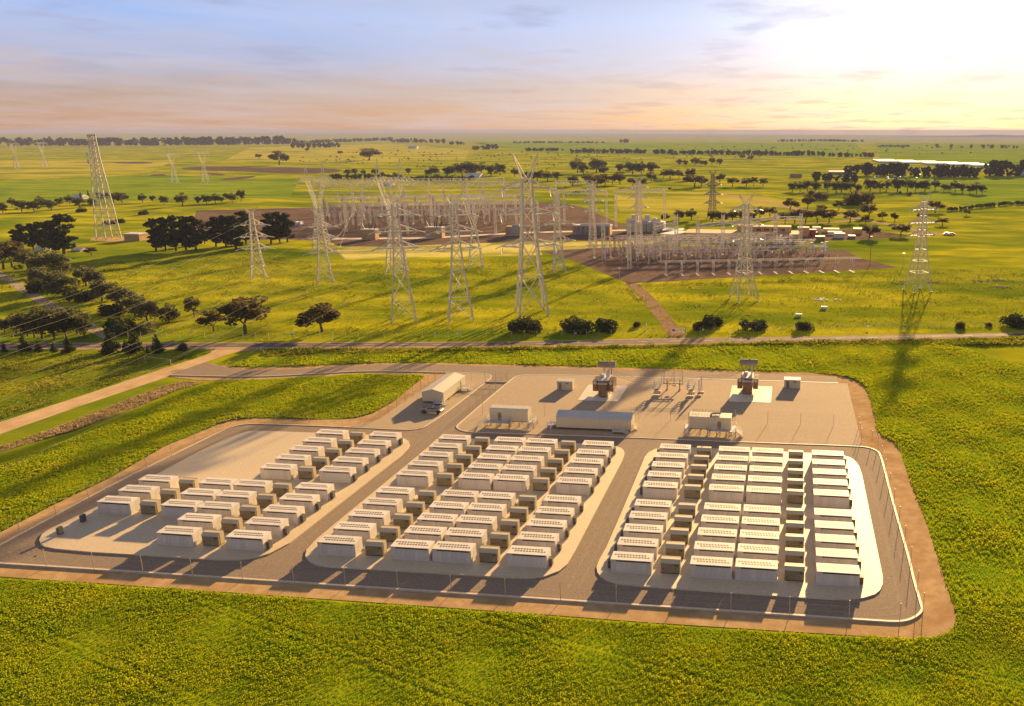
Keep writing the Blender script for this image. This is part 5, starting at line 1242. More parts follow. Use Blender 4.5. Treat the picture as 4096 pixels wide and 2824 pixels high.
# ------------------------------------------------------------------ substation
def column(mb, x, y, h, a=.9, bw=.13, lw=.24):
    lm, br = [MB() for _ in range(4)], MB(); lattice(lm, br, [(0, a), (h, a * .8)], lw, bw, False, 2.0)
    for q in lm + [br]: mb.add([(p[0] + x, p[1] + y, p[2]) for p in q.v], q.f)
def truss(mb, p, q, w=1.6, d=2.4, bw=.2):
    p, q = Vector(p), Vector(q); dr = (q - p).normalized(); sd = Vector((-dr.y, dr.x, 0)) * w / 2; L = (q - p).length; n = max(3, int(L / 4.2))
    up = Vector((0, 0, d))
    for o in (sd, -sd):
        mb.bar(p + o, q + o, bw * 1.3); mb.bar(p + o + up, q + o + up, bw * 1.3)
        for i in range(n):
            a, b = p.lerp(q, i / n), p.lerp(q, (i + 1) / n)
            mb.bar(a + o, b + o + up, bw); mb.bar(a + o + up, b + o, bw) if i % 2 else None
            mb.bar(a + o, a + o + up, bw)
    for i in range(n + 1):
        a = p.lerp(q, i / n); mb.bar(a + sd, a - sd, bw); mb.bar(a + sd + up, a - sd + up, bw)
def gantry(lab, cols, h, grp, a=.95, loops=True):
    """row of lattice columns (ground points) under a truss beam"""
    t = thing('gantry', lab, 'gantry', (*cols[0], -.37), 0, grp); o = Vector((*cols[0], 0))
    for c in cols:
        mb = MB(); column(mb, c[0] - o.x, c[1] - o.y, h, a * .8, .12, .2); mb.build('column', 'steel', t)
    for p, q in zip(cols, cols[1:]):
        mb = MB(); truss(mb, (p[0] - o.x, p[1] - o.y, h - 2.2), (q[0] - o.x, q[1] - o.y, h - 2.2)); mb.build('beam', 'steel', t)
        if loops:
            P, Q = Vector((p[0] - o.x, p[1] - o.y, h - 2.3)), Vector((q[0] - o.x, q[1] - o.y, h - 2.3)); n = max(1, int((Q - P).length / 11)) * 1
            for i in range(3 if (Q - P).length > 18 else 2):
                c = P.lerp(Q, (i + .5) / (3 if (Q - P).length > 18 else 2)); lp = MB(); D = (Q - P).normalized()
                for k in range(6):
                    a0, a1 = -1 + k / 3, -1 + (k + 1) / 3
                    lp.tube(c + D * a0 * 3 + Vector((0, 0, -3.2 * (1 - a0 * a0) - .3)), c + D * a1 * 3 + Vector((0, 0, -3.2 * (1 - a1 * a1) - .3)), .13, n=4, cap=False)
                lp.build('jumper_loop', 'porcelain', t)
def row(u0, v0, u1, v1, n, z=-.37):
    a, b = Vector(gp(u0, v0, z)), Vector(gp(u1, v1, z)); return [tuple(a.lerp(b, i / (n - 1))) for i in range(n)]
GG = 'lattice gantries in the substation'
def rowz(u0, v0, u1, v1, h, n):
    """row of columns whose beam tops are seen between two pixels"""
    a, b = Vector(gp(u0, v0, h)), Vector(gp(u1, v1, h)); return [tuple(a.lerp(b, i / (n - 1))) for i in range(n)]
gantry('farthest long gantry of the far switchyard, in front of the hedge', rowz(1246, 718, 2015, 711, 33, 6), 33, GG)
gantry('second long gantry of the far switchyard', rowz(1278, 735, 2090, 728, 31, 6), 31, GG)
gantry('third long gantry of the far switchyard, slightly lower', rowz(1372, 783, 2060, 775, 27, 5), 27, GG)
gantry('gantry across the middle of the far switchyard behind the tall pylons', rowz(1440, 810, 2150, 802, 24, 5), 24, GG)
gantry('upper gantry behind the tallest pylon, with heavy beam', rowz(2222, 722, 2370, 722, 33, 2), 33, GG)
gantry('gantry right of the tallest pylon, above the cooler bank', rowz(2255, 762, 2425, 760, 28, 2), 28, GG)
gantry('wide gantry standing on the grass behind the big transformer', rowz(2462, 756, 2658, 754, 30, 2), 30, GG, 1.1)
for i, (u, v, h) in enumerate(((2372, 1000, 44), (2555, 985, 45))):
    tower('pylon', ['slender pylon in front of the cooler bank', 'slender pylon in front of the big transformer'][i], u, v - 8, h, [(0, 2.2), (h * .5, 1.5), (h - 3, 1.2)], R(30), (h * .55, h * .70, h * .85), grp=PG, armlen=4.5, lw=.34)
NB = [((2415, 1042), 24), ((2518, 1076), 26), ((2620, 1040), 22), ((2705, 1010), 24), ((2790, 1030), 22), ((2890, 1010), 24), ((3000, 1000), 22), ((3100, 985), 22), ((3200, 985), 22)]
for i, (p, h) in enumerate(NB):
    x, y = gp(*p, -.37); t = thing('lattice_mast', f'grey lattice mast in the near switchyard, {ORD[i]} from the left', 'mast', (x, y, -.37), R(25), 'lattice masts in the near switchyard')
    mb = MB(); column(mb, 0, 0, h, 1.0, .13, .2); mb.build('shaft', 'steel', t)
    mb = MB(); mb.bar((-1, 0, h), (0, 0, h + 3), .15); mb.bar((1, 0, h), (0, 0, h + 3), .15); mb.build('spike', 'steel', t)
for i in range(0, 8):
    a, b = gp(*NB[i][0], -.37), gp(*NB[i + 1][0], -.37); h = min(NB[i][1], NB[i + 1][1]) - 4
    if i in (2, 4, 5, 6, 7):
        t = thing('gantry_beam', f'truss beam between masts of the near switchyard, {ORD[i]} span from the left', 'gantry', (*a, -.37), 0, 'truss beams of the near switchyard')
        mb = MB(); truss(mb, (0, 0, h), (b[0] - a[0], b[1] - a[1], h), 1.4, 1.8, .15); mb.build('truss', 'steel', t)
# bus bars on posts
def busrun(lab, u0, v0, u1, v1, z, n, grp, rows=3, gap=3.0):
    a, b = Vector(gp(u0, v0, z)), Vector(gp(u1, v1, z)); D = (b - a).normalized(); Nn = Vector((-D.y, D.x))
    for r in range(rows):
        t = thing('busbar_run', f'{lab}, {ORD[r]} from the road', 'busbar', (*a, -.37), 0, grp)
        o = Nn * (r * gap); m_ = MB(); m_.tube((o.x, o.y, z), (b.x - a.x + o.x, b.y - a.y + o.y, z), .13, n=6); m_.build('pipe', 'busbar', t)
        for i in range(n):
            p = (b - a) * ((i + .5) / n) + o; q = MB(); q.bar((p.x, p.y, 0), (p.x, p.y, z - 2.0), .17); q.box(p.x - .6, p.x + .6, p.y - .6, p.y + .6, 0, .25); q.build('support_post', 'steel', t)
            q = MB(); q.lathe((p.x, p.y, z - 2.0), [(.2, 0), (.28, .3), (.18, .6), (.28, .9), (.18, 1.2), (.28, 1.5), (.15, 2.0)], 6); q.build('insulator', 'porcelain', t)
BG = 'aluminium bus bars on posts'
busrun('long bus bar of the near switchyard', 2634, 1047, 3448, 1032, 7.5, 13, BG)
busrun('rear bus bar of the near switchyard', 2345, 983, 3050, 966, 7.5, 11, BG)
busrun('front bus bar of the far switchyard', 1318, 845, 2110, 838, 11, 11, BG)
busrun('high rear bus bar of the far switchyard', 1210, 772, 2260, 758, 14, 12, BG)
busrun('middle bus bar of the near switchyard', 2560, 1010, 3120, 1000, 6.5, 8, BG, 2)
# equipment posts
def eq(m1, m2, h, r):
    m_ = MB(); m_.bar((-.35, 0, 0), (-.1, 0, h * .45), .11, mi=0); m_.bar((.35, 0, 0), (.1, 0, h * .45), .11, mi=0); m_.bar((0, .35, 0), (0, .1, h * .45), .11, mi=0); m_.box(-.5, .5, -.4, .4, 0, .15, 0)
    prof = [(r, 0), (r * 1.3, .2)]
    for k in range(5): prof += [(r * 1.35, h * .5 * (k + .3) / 5), (r * .9, h * .5 * (k + .8) / 5)]
    m_.lathe((0, 0, h * .45), prof, 6, 1); m_.lathe((0, 0, h * .95), [(r * 1.9, 0), (r * 2.1, h * .06), (r * 1.6, h * .12), (r * .5, h * .14)], 6, 2)
    return m_.mesh('insulator_post', [m1, m2, 'porcelain'])
EQ = [eq('steel', 'porcelainbrown', 9.5, .3), eq('steeldark', 'porcelain', 7.5, .19), eq('steeldark', 'porcelainbrown', 6.0, .22), eq('steeldark', 'steel', 5.0, .17)]
def eqgrid(u0, v0, u1, v1, u2, v2, nu, nv, which, lab, grp, jit=1.2, cat='insulator'):
    A, B, C = Vector(gp(u0, v0)), Vector(gp(u1, v1)), Vector(gp(u2, v2)); rng = np.random.default_rng(nu * 7 + nv)
    for j in range(nv):
        for i in range(nu):
            p = A + (B - A) * (i / max(1, nu - 1)) + (C - A) * (j / max(1, nv - 1)); w = which[(i + j * 2) % len(which)]
            o = link('insulator_post', EQ[w], None, (p.x + rng.normal() * jit, p.y + rng.normal() * jit, -.37)); o.rotation_euler[2] = rng.uniform(0, 6.28); s = rng.uniform(.85, 1.15); o.scale = (s, s, s)
            tag(o, f'{lab}, {ORD[i]} from left in {ORD[j]} row from the road', cat, grp)
eqgrid(1330, 912, 2080, 897, 1285, 848, 20, 7, [0, 1, 3, 1, 2], 'insulator post in the far switchyard', 'insulator posts in the far switchyard', 2.5)
eqgrid(2560, 1068, 3350, 1052, 2420, 1000, 22, 6, [2, 3, 1, 3, 2], 'insulator post in the near switchyard', 'insulator posts in the near switchyard', 1.0)
eqgrid(2380, 1020, 2560, 1060, 2440, 1000, 7, 3, [1, 3], 'slim insulator post on open gravel', 'insulator posts at the near switchyard edge', 1.2)
# low lattice frames of the near switchyard
for i in range(7):
    u0, v0 = 2440 + i * 18, 1000 + i * 8; u1, v1 = 3060 + i * 40, 985 + i * 8
    L_ = row(u0, v0, u1, v1, 9); t = thing('low_gantry', f'low lattice frame of the near switchyard, {ORD[6 - i]} from the road', 'gantry', (*L_[0], -.37), 0, 'low lattice frames of the near switchyard'); o_ = Vector((*L_[0], 0)); hh = 10.5 if i % 2 else 8.0
    for c in L_:
        mb = MB(); column(mb, c[0] - o_.x, c[1] - o_.y, hh, .45, .09, .13); mb.build('column', 'steeldark' if i % 2 else 'steel', t)
    mb = MB(); truss(mb, (0, 0, hh - 1), (L_[-1][0] - o_.x, L_[-1][1] - o_.y, hh - 1), .8, 1.0, .1); mb.build('beam', 'steel', t)
for i in range(5):
    u0, v0 = 1300 + i * 14, 856 + i * 15; u1, v1 = 2080 + i * 4, 840 + i * 15
    L_ = row(u0, v0, u1, v1, 12); t = thing('low_gantry', f'lattice frame across the far switchyard, {ORD[4 - i]} from the road', 'gantry', (*L_[0], -.37), 0, 'lattice frames of the far switchyard'); o_ = Vector((*L_[0], 0)); hh = 18.0 if i % 2 else 14.0
    for c in L_:
        mb = MB(); column(mb, c[0] - o_.x, c[1] - o_.y, hh, .55, .1, .16); mb.build('column', 'steel' if i % 2 else 'steeldark', t)
    mb = MB(); truss(mb, (0, 0, hh - 1.4), (L_[-1][0] - o_.x, L_[-1][1] - o_.y, hh - 1.4), .9, 1.4, .13); mb.build('beam', 'steel', t)
# strung conductors across the far switchyard, gantry to gantry
for i in range(9):
    f = (i + .5) / 9
    A = Vector((*gp(1250 + 760 * f, 722 - 7 * f, 31), 31)); B = Vector((*gp(1374 + 680 * f, 787 - 8 * f, 25.5), 25.5))
    tag(cable('strung_conductor', A, B, 2.5, .06, 'busbar', 8), f'conductor strung between the far switchyard gantries, {ORD[i]} from left', 'cable', 'conductors strung between gantries')
for i, (k, j) in enumerate((('p3', 1), ('p3', 3), ('p3', 5), ('p4', 1), ('p4', 3), ('p4', 5), ('p2', 1), ('p2', 3), ('p2', 5))):
    u = (1500, 1530, 1560, 1760, 1790, 1820, 1400, 1425, 1450)[i]; h_ = 30.0 if k == 'p5' else 24.5
    B = (*gp(u, 765 if k == 'p5' else 786, h_), h_)
    tag(cable('slack_span', T[k][j], B, 5, .028, 'steel', 14), f'slack conductor from a pylon arm down to the gantries, {ORD[i]} of nine', 'cable', 'slack spans into the substation')
# reactor tanks
for i, (u, v) in enumerate(((3103, 987), (3123, 984), (3161, 984), (3245, 1016), (3286, 1016), (3304, 1013))):
    x, y = gp(u, v); t = thing('reactor_tank', f'white banded cylinder in the near switchyard, {ORD[i]} from the left', 'tank', (x, y, -.37), 0, 'white cylinders in the near switchyard')
    b = MB(); b.lathe((0, 0, 1.6), [(1.1, 0), (1.15, 0), (1.15, 5.6), (.9, 5.8)], 16); b.build('shell', 'whiteroof', t)
    for z in (2.9, 5.6): b = MB(); b.lathe((0, 0, z), [(1.2, 0), (1.2, .3), (1.16, .3)], 16); b.build('band', 'steeldark', t)
    b = MB()
    for k in range(4): b.bar((math.cos(k * 1.57) * .9, math.sin(k * 1.57) * .9, 0), (math.cos(k * 1.57) * .9, math.sin(k * 1.57) * .9, 1.6), .2)
    b.build('stand', 'steel', t)
# boxed transformers of the old substation
def boxed(nm, lab, u, v, wpx, hpx, depth, m, extras, cat='transformer'):
    x, y = gp(u, v); k = mpp(x, y); w, h = wpx * k, hpx * k * 1.03
    t = thing(nm, lab, cat, (x, y, -.37)); b = MB(); b.box(0, w, 0, depth, 0, h); b.build('wall', m, t)
    return t, w, h, k
for i, (u, v, w, h) in enumerate(((1447, 959, 58, 38), (1703, 950, 68, 38))):
    t, w, h, k = boxed('walled_transformer', ['tan-walled transformer with dark bushings, left of the tall pylon pair', 'tan-walled transformer with dark bushings between the tall pylon pair'][i], u, v, w, h, 6, 'brick', 0)
    b = MB(); b.box(-.3, w + .3, -.3, 6.3, h, h + .5); b.build('top_slab', 'whiteroof', t)
    for s in (-.35, 0, .12, .35):
        b = MB(); c = Vector((w * (.5 + s), 2.5, h)); b.tube(c, c + Vector((s * 5, 0, 4.5)), .35, .22, 6); b.build('bushing', 'black', t)
t, w, h, k = boxed('transformer', 'grey finned transformer with white conservator behind the tallest pylon', 2022, 945, 62, 38, 7, 'brick', 0)
b = MB(); [b.box(w * .38 + i * .55, w * .38 + i * .55 + .3, -2.2, 0, .6, h - .5) for i in range(11)]; b.build('radiator', 'steel', t)
b = MB(); b.tube((w * .45, 1, h + 1.0), (w * .95, 1, h + 1.0), 1.1, n=12); b.build('conservator', 'whiteroof', t)
t, w, h, k = boxed('cooler_bank', 'long cooler bank with dark panels behind the lattice pylons', 2290, 938, 152, 34, 9, 'brick', 0, 'cooler')
for i in range(7):
    b = MB(); b.box(2.2 + i * (w - 3) / 7, 2.2 + (i + .8) * (w - 3) / 7, -.5, 0, .6, h - .6); b.build('cooler_panel', 'doorgrey' if i % 2 else 'steeldark', t)
    b = MB(); x_ = 2.4 + i * (w - 3) / 7; b.bar((x_, -.6, 0), (x_ + .9, -1.4, h), .2); b.bar((x_ + 1.8, -.6, 0), (x_ + .9, -1.4, h), .2); b.build('brace', 'steel', t)
b = MB(); b.tube((w * .2, 3, h + .8), (w, 3, h + .8), .9, n=10); b.build('conservator', 'whiteroof', t)
b = MB(); b.box(-.4, w + .4, -.4, 9.4, h, h + .5); b.build('top_slab', 'steel', t)
t, w, h, k = boxed('large_transformer', 'large grey transformer with tall fire walls and long white conservator', 2505, 928, 152, 40, 10, 'steel', 0)
for i, (f0, f1, hh) in enumerate(((.10, .30, 1.6), (.46, .60, 1.6), (.68, .78, 1.3))):
    b = MB(); n = 6
    for q in range(n): b.box(w * (f0 + (f1 - f0) * q / n), w * (f0 + (f1 - f0) * (q + .8) / n), 6, 9, 0, h * hh)
    b.build('fire_wall', 'steel', t)
for f0, f1 in ((0, .28), (.40, .58), (.68, .92)):
    b = MB(); b.tube((w * f0, -1, h * 1.15), (w * f1, -1, h * 1.15), 1.0, n=12); b.build('conservator', 'whiteroof', t)
for i in range(5):
    b = MB(); [b.box(w * (.30 + i * .13) + q * .5, w * (.30 + i * .13) + q * .5 + .28, -2.5, 0, .6, h * .85) for q in range(6)]; b.build('radiator', 'steel', t)
# buildings around the yards
def shedbox(nm, lab, u, v, wpx, hpx, depth, wall, roof, cat='building', rz=0, over=.5, gable=0):
    x, y = gp(u, v); k = mpp(x, y); w, h = wpx * k, hpx * k * 1.03
    t = thing(nm, lab, cat, (x, y, -.37), rz); b = MB(); b.box(0, w, 0, depth, 0, h); b.build('wall', wall, t)
    b = MB()
    if gable: b.prism([(-over, h), (depth / 2, h + gable), (depth + over, h)], 'x', -over, w + over)
    else: b.box(-over, w + over, -over, depth + over, h, h + .5)
    b.build('roof', roof, t)
    return t, w, h
t, w, h = shedbox('control_building', 'long tan control building behind the near switchyard', 2742, 960, 450, 26, 22, 'brick', 'brick', over=.3)
for i in range(9):
    b = MB(); b.box(w * .10 + i * w * .1, w * .10 + i * w * .1 + 2.6, -.15, .02, h * .30, h * .62); b.build('window', 'glassdark', t)
b = MB(); b.box(w * .04, w * .04 + 2.2, -.15, .02, 0, h * .7); b.build('door', 'doorgrey', t)
b = MB(); b.box(w * .45, w * .93, 8, 20, h + .5, h + 4.6); up_ = b.build('upper_storey', 'brick', t)
for i in range(4):
    b = MB(); b.box(w * (.62 + i * .07), w * (.62 + i * .07) + 3.4, 7.85, 8.02, h + 1.8, h + 3.2); b.build('window', 'glassdark', up_)
for i in range(7):
    b = MB(); b.box(w * i / 7, w * i / 7 + .3, -.22, 0, 0, h); b.build('pilaster', 'brick', t)
t, w, h = shedbox('store_shed', 'white-roofed cream shed at the near switchyard corner', 2642, 963, 62, 26, 20, 'cream', 'whiteroof', 'shed', R(-25), .4)
for i in range(3): b = MB(); b.box(w * (.1 + i * .3), w * (.1 + i * .3) + 2.4, -.12, .02, 0, h * .7); b.build('door', 'doorgrey', t)
t, w, h = shedbox('round_shed', 'low red-walled shed with broad pale roof behind the cream shed', 2655, 935, 68, 12, 14, 'redroof', 'whiteroof', 'shed', 0, 1.2)
LOTS = [('storage_container', 'red steel storage container behind the control building', 3238, 942, 26, 20, 'redpaint', 'redpaint'), ('storage_container', 'red open skip beside the red container', 3244, 944, 24, 12, 'redpaint', 'redpaint'), ('storage_shed', 'white shed behind the red container', 3250, 930, 32, 18, 'white', 'whiteroof'), ('storage_container', 'yellow storage container near the driveway', 3415, 935, 33, 17, 'yellowpaint', 'yellowpaint'), ('storage_shed', 'flat yellow-roofed store in the storage yard', 3295, 930, 60, 12, 'yellowpaint', 'yellowpaint'),
        ('storage_shed', 'low white-roofed store in the storage yard', 3312, 940, 55, 10, 'white', 'whiteroof'), ('storage_container', 'pale grey crate stack in the storage yard', 3337, 952, 42, 15, 'steel', 'whiteroof'), ('storage_shed', 'tan annex with white roof at the end of the control building', 3190, 945, 45, 32, 'brick', 'whiteroof'), ('pallet_stack', 'grey pallet stack at the storage yard front', 3262, 964, 36, 15, 'woodpole', 'kerb'), ('pallet_stack', 'low pallet stack at the storage yard end', 3395, 954, 26, 8, 'woodpole', 'kerb')]
for nm, lab, u, v, w_, h_, wa, ro in LOTS: shedbox(nm, lab, u, v, w_, h_, 6, wa, ro, 'container' if 'container' in nm else 'shed' if 'shed' in nm else 'stack', 0, .15)
FAR = [('farmhouse', 'white-roofed farmhouse among trees behind the telecom tower', 285, 797, 36, 8, 14, 'cream', 'whiteroof', 3), ('farmhouse', 'far white farmhouse on the plain below the horizon', 1632, 594, 36, 5, 20, 'white', 'whiteroof', 6), ('farm_shed', 'long white-roofed shed before the tall dark wood', 3316, 698, 92, 10, 30, 'steeldark', 'whiteroof', 2), ('farmhouse', 'red-brown roofed house among the right-hand trees', 3160, 712, 46, 5, 16, 'brick', 'redroof', 4),
       ('farm_shed', 'white domed shed behind the substation gantries', 1862, 712, 56, 5, 25, 'white', 'whiteroof', 5), ('farm_shed', 'far shed left of the windbreak on the plain', 2195, 603, 30, 5, 25, 'steeldark', 'whiteroof', 3), ('farm_shed', 'small white shed beside the tall dark wood', 3607, 701, 18, 10, 14, 'white', 'whiteroof', 2), ('farm_shed', 'green shed beside the tall dark wood', 3657, 706, 24, 7, 12, 'shrub', 'steel', 1), ('farm_shed', 'white shed at the right edge under the trees', 4072, 703, 40, 8, 20, 'white', 'whiteroof', 3),
       ('farm_shed', 'white tank shed among the pines at the left', 140, 1003, 40, 9, 8, 'signwhite', 'whiteroof', 1), ('farm_shed', 'second white shed among the pines at the left', 285, 1005, 40, 6, 8, 'signwhite', 'whiteroof', 1), ('farm_shed', 'pink-roofed shed behind the gantries', 1525, 742, 40, 5, 14, 'white', 'whiteroof', 2)]
for nm, lab, u, v, w_, h_, dp, wa, ro, gb in FAR: shedbox(nm, lab, u, v, w_, h_, dp, wa, ro, 'farmhouse' if 'house' in nm else 'shed', 0, .6, gb)
for i in range(5):
    x0, y0 = gp(3480 + i * 85, 640 + i * 3.4); x1, y1 = gp(3575 + i * 86, 645 + i * 3.6)
    t = thing('greenhouse', f'long white greenhouse on the right plain, {ORD[i]} from the left', 'greenhouse', (x0, y0, -.4), 0, 'white greenhouses'); L = x1 - x0
    b = MB()
    for q in range(3): b.prism([(q * 48 - 190, 3), (q * 48 - 184, 4.2), (q * 48 - 152, 4.2), (q * 48 - 146, 3), (q * 48 - 146, 0), (q * 48 - 190, 0)], 'x', 0, L)
    b.build('roof_span', 'whiteroof', t)
for i, (u, v) in enumerate(((3545, 715), (3575, 710), (3600, 714), (3500, 716), (3670, 718), (3840, 740), (3560, 722), (3520, 708))):
    x, y = gp(u, v); k = mpp(x, y); t = thing('parked_vehicle', f'tiny white vehicle or trailer parked on the grass, {ORD[i]} in the loose group', 'vehicle', (x, y, -.4), .4 * i, 'vehicles parked by the wood')
    b = MB(); w = 11 * k; b.box(0, w, 0, w * .5, .6, 2.2); b.box(w * .2, w * .75, .1, w * .5 - .1, 2.2, 3.2); b.build('body', 'signwhite', t)
    b = MB(); [b.tube((xx, -.05, .5), (xx, .25, .5), .5) for xx in (w * .2, w * .8)]; b.build('wheels', 'tyre', t)
for i, (u, v) in enumerate(((3775, 940), (3786, 941), (3797, 941))):
    x, y = gp(u, v); t = thing('parked_vehicle', ['white', 'second white', 'orange'][i] + ' vehicle at the driveway entrance', 'vehicle', (x, y, -.4), .1, 'vehicles at the driveway entrance')
    b = MB(); b.box(0, 4.4, 0, 1.8, .4, 1.2); b.box(.8, 3.4, .1, 1.7, 1.2, 1.9); b.build('body', ['signwhite', 'signwhite', 'redpaint'][i], t)
    b = MB(); [b.tube((xx, -.05, .38), (xx, .2, .38), .38) for xx in (.9, 3.5)]; b.build('wheels', 'tyre', t)
# lamp poles and the bare spare yard
for i, (u, v, vt) in enumerate(((1114, 868, 828), (2478, 1117, 1072), (3612, 1065, 1012), (3479, 1062, 945), (2627, 728, 698))):
    x, y = gp(u, v); h = hgt(x, y, vt); t = thing('light_pole', 'slim light pole ' + ['on the bare yard behind the pines', 'on the brown gravel corner of the near switchyard', 'in the grass right of the near switchyard', 'of timber at the near switchyard end', 'beyond the grass behind the gantries'][i], 'pole', (x, y, -.4))
    b = MB(); b.tube((0, 0, 0), (0, 0, h), .2, .12, 6); b.build('shaft', 'woodpole' if i == 3 else 'steel', t)
    b = MB(); b.box(-.6, .6, -.3, .3, h, h + .35); b.build('lamp_head', 'signwhite', t)
for i, (u, v) in enumerate(((1182, 905), (1196, 905))):
    x, y = gp(u, v); t = thing('gas_tank', ['left', 'right'][i] + ' of two white round tanks on the bare yard behind the pines', 'tank', (x, y, -.4), 0, 'white round tanks')
    b = MB(); b.tube((0, 0, 2.0), (0, 5, 2.0), 1.7, n=16); b.build('shell', 'whiteroof', t); b = MB(); b.box(-1.2, 1.2, .8, 1.2, 0, 1); b.box(-1.2, 1.2, 3.8, 4.2, 0, 1); b.build('saddle', 'steel', t)

# ------------------------------------------------------------------ crop plants, rough grass
def tufts(name, polys, excl, n, region, size, m, lab, nb=5, rng=None, dens=None, hz=1.0):
    """leafy plants scattered inside polygons; each plant is a small fan of leaf blades"""
    rng = rng or np.random.default_rng(7)
    P = np.zeros((0, 2)); x0, x1, y0, y1 = region
    while len(P) < n:
        C = np.stack([rng.uniform(x0, x1, n * 2), rng.uniform(y0, y1, n * 2)], 1)
        k = np.zeros(len(C), bool)
        for q in polys: k |= inpoly(C, q)
        for q in excl: k &= ~inpoly(C, q)
        d = np.stack([C[:, 0], C[:, 1]], 1)
        az = np.degrees(np.arctan2(C[:, 0], C[:, 1])); k &= (az > -50) & (az < 29)
        C = C[k]
        if dens is not None: C = C[rng.random(len(C)) < dens(C)]
        if len(C) == 0: break
        P = np.concatenate([P, C])
    P = P[:n]; N_ = len(P)
    ph = rng.uniform(0, 6.28, (N_, 1)) + np.arange(nb)[None] * (6.283 / nb) + rng.normal(0, .3, (N_, nb))
    dist = np.hypot(P[:, 0], P[:, 1])[:, None]
    s = size * rng.uniform(.6, 1.35, (N_, 1)) * (.55 + dist / 260.0)
    big = 0.5 + 1.0 * (np.sin(P[:, :1] * .31 + P[:, 1:] * .17) * .5 + np.sin(P[:, :1] * .11 - P[:, 1:] * .23 + 1.3) * .5 + 1) / 2
    s = s * big
    dx, dy = np.cos(ph) * s, np.sin(ph) * s; up = s * rng.uniform(.5, 1.0, (N_, nb)) * hz
    px_, py_ = P[:, :1], P[:, 1:]
    wx, wy = -np.sin(ph) * s * .26, np.cos(ph) * s * .26
    z0 = -.40
    q0 = np.stack([px_ + dx * .1 - wx * .3, py_ + dy * .1 - wy * .3, np.full_like(dx, z0)], -1); q1 = np.stack([px_ + dx * .1 + wx * .3, py_ + dy * .1 + wy * .3, np.full_like(dx, z0)], -1)
    q2 = np.stack([px_ + dx * .75 + wx, py_ + dy * .75 + wy, z0 + up], -1); q3 = np.stack([px_ + dx * .75 - wx, py_ + dy * .75 - wy, z0 + up], -1)
    V = np.stack([q0, q1, q2, q3], 2).reshape(-1, 3)
    return tag(link(name, quadmesh(name, V, m)), lab, 'crop' if 'crop' in name else 'grass', kind='stuff')
def tram(ax, ay, per, ph0):
    # tractor tramlines: paired bare wheel tracks, gently wavering
    def fn(C):
        s = C[:, 0] * ax + C[:, 1] * ay + 1.2 * np.sin((C[:, 1] * ax - C[:, 0] * ay) * .035)
        q = np.mod(s + ph0, per); return 1.0 - .93 * ((q < .42) | ((q > 1.9) & (q < 2.32)))
    return fn
SH = [(x, y - .5) for x, y in DIRT]
tufts('crop_plants', [CROP], [DIRT, SH], 115000, (-140, 60, 78, 128), .27, 'crop', 'bright green leafy crop filling the foreground field', 4, dens=tram(.30, .954, 17.0, 6.0))
tufts('crop_plants', [CROP], [DIRT], 72000, (15, 165, 112, 330), .29, 'crop', 'bright green leafy crop right of the brown verge', 4, np.random.default_rng(8), tram(.985, -.17, 22.0, 3.0))
tufts('crop_plants', [CROP], [DIRT], 26000, (-200, 60, 225, 345), .26, 'crop', 'strip of green crop between the road and the switchyard', 4, np.random.default_rng(9))
tufts('crop_plants', [CROPL], [DIRT], 54000, (-300, -80, 110, 260), .27, 'crop', 'green crop in the field between the ditch and the half-empty pad', 4, np.random.default_rng(10), tram(-.62, .78, 19.0, 3.0))
tufts('dry_grass', [DITCH], [], 3000, (-330, -120, 140, 245), .24, 'drygrass', 'pale dry grass clumps lining the ditch beside the dirt track', 5, np.random.default_rng(12))
M['tussock'] = mat('paddock_tussock', (.20, .24, .012), (.44, .40, .04), .06, .9, 4, spec=0, island=.4, trans=.3)
VERGE = px([(1060, 1399), (2048, 1393), (3072, 1372), (4096, 1350), (4096, 1381), (3072, 1382), (2048, 1404), (1245, 1417), (1060, 1428)])
tufts('rough_grass', [VERGE], [], 5000, (-200, 160, 240, 340), .42, 'tussock', 'dark weedy grass along the near road verge', 4, np.random.default_rng(13))
PADK = px([(-200, 1085), (1000, 1010), (1300, 1060), (2160, 1030), (2500, 1135), (3072, 1105), (3590, 1075), (4200, 1080), (4200, 1300), (3072, 1340), (2048, 1352), (1024, 1355), (-200, 1355)])
tufts('paddock_tussocks', [PADK], [], 30000, (-420, 190, 285, 520), .19, 'tussock', 'tussocky grass in the paddock between the road and the substation', 4, np.random.default_rng(14))
WL = px([(-300, 1420), (0, 1412), (700, 1415), (800, 1425), (640, 1475), (300, 1585), (0, 1680), (-300, 1760)])
tufts('paddock_tussocks', [WL], [], 8000, (-330, -120, 170, 285), .22, 'tussock', 'tussocky grass in the paddock between the road and the dirt track', 4, np.random.default_rng(15))
for i, (u, v, n) in enumerate(((3160, 1376, 60), (3230, 1374, 50), (3297, 1370, 90), (3710, 1363, 50), (1065, 1363, 40), (2600, 1384, 70), (1978, 1394, 50))):
    rng = np.random.default_rng(40 + i); x, y = gp(u, v); s = 1.6
    V = leaves([(0, 0, .6, s * 1.3, s * .7, .7)], n * 2, .22, rng); o = link('flowering_bush', quadmesh('flowering_bush', V, 'yellowflower'), None, (x, y, -.4))
    tag(o, f'low bush of yellow flowers on the road verge, {ORD[sorted([3160, 3230, 3297, 3710, 1065, 2600, 1978]).index(u)]} from the left', 'flowers', 'yellow flowering bushes')
SCRUB = px([(1050, 640), (1500, 600), (2250, 612), (3100, 580), (3900, 588), (3900, 612), (2700, 645), (2100, 690), (1300, 655)])
rng = np.random.default_rng(77); PS = []
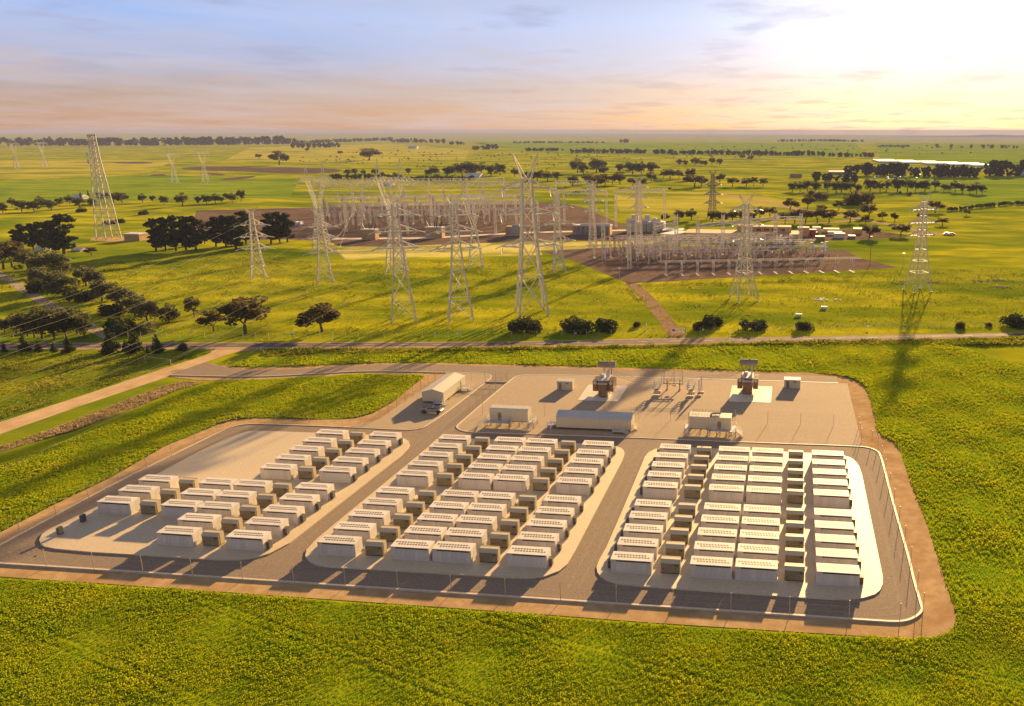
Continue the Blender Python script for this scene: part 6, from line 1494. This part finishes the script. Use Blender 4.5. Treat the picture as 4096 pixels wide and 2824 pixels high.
while len(PS) < 420:
    u, v = rng.uniform(1000, 3950), rng.uniform(578, 690)
    q = np.array([gp(u, v)])
    if inpoly(q, SCRUB)[0]: PS.append((*q[0], mpp(*q[0]) * rng.uniform(2.0, 5.5)))
V = leaves([(x, y, h * .4, h * .8, h * .8, h * .5) for x, y, h in PS], len(PS) * 14, 1.1, rng)
V[:, 2] = np.maximum(V[:, 2], -.4); tag(link('scrub', quadmesh('scrub', V, 'belt')), 'tiny dark bushes dotted over the far plain', 'scrub', kind='stuff')
# rubble heaps on the right paddock
for i, (u, v, w) in enumerate(((3930, 1125, 22), (4000, 1122, 14), (4010, 1150, 16), (3585, 1135, 12), (3735, 1130, 10), (3285, 1199, 16))):
    rng = np.random.default_rng(60 + i); x, y = gp(u, v); mb = MB()
    for _ in range(26):
        a, b_ = rng.normal(0, w * .16), rng.normal(0, w * .10); s = rng.uniform(.25, .7)
        mb.lathe((a, b_, -.1), [(s, 0), (s * .9, s * .5), (s * .4, s * .9)], 5)
    o = mb.build('rubble_heap', 'signwhite' if i == 5 else 'rubble', None, (x, y, -.4)); tag(o, ['long brown rubble heap right of the lone pylon', 'small brown rubble heap behind the long one', 'brown rubble heap near the right edge', 'small rubble heap left of the lone pylon', 'small rubble heap at the lone pylon foot', 'scatter of white stones behind the troughs'][i], 'rubble', 'rubble heaps in the paddock')

# ------------------------------------------------------------------ evening haze
HAZE = 6.5e-5
mb = MB(); mb.box(-34000, 34000, -31000, 31500, -260, 82); o = mb.build('haze', 'white'); o['kind'] = 'stuff'; o['label'] = 'thin evening haze over the whole plain'
m = bpy.data.materials.new('haze_air'); m.use_nodes = True; n, l = m.node_tree.nodes, m.node_tree.links
n.remove(n['Principled BSDF']); pv = n.new('ShaderNodeVolumePrincipled')
pv.inputs['Color'].default_value = (.38, .43, .70, 1); pv.inputs['Density'].default_value = HAZE; pv.inputs['Anisotropy'].default_value = .0
l.new(pv.outputs[0], n['Material Output'].inputs['Volume'])
o.data.materials.clear(); o.data.materials.append(m)
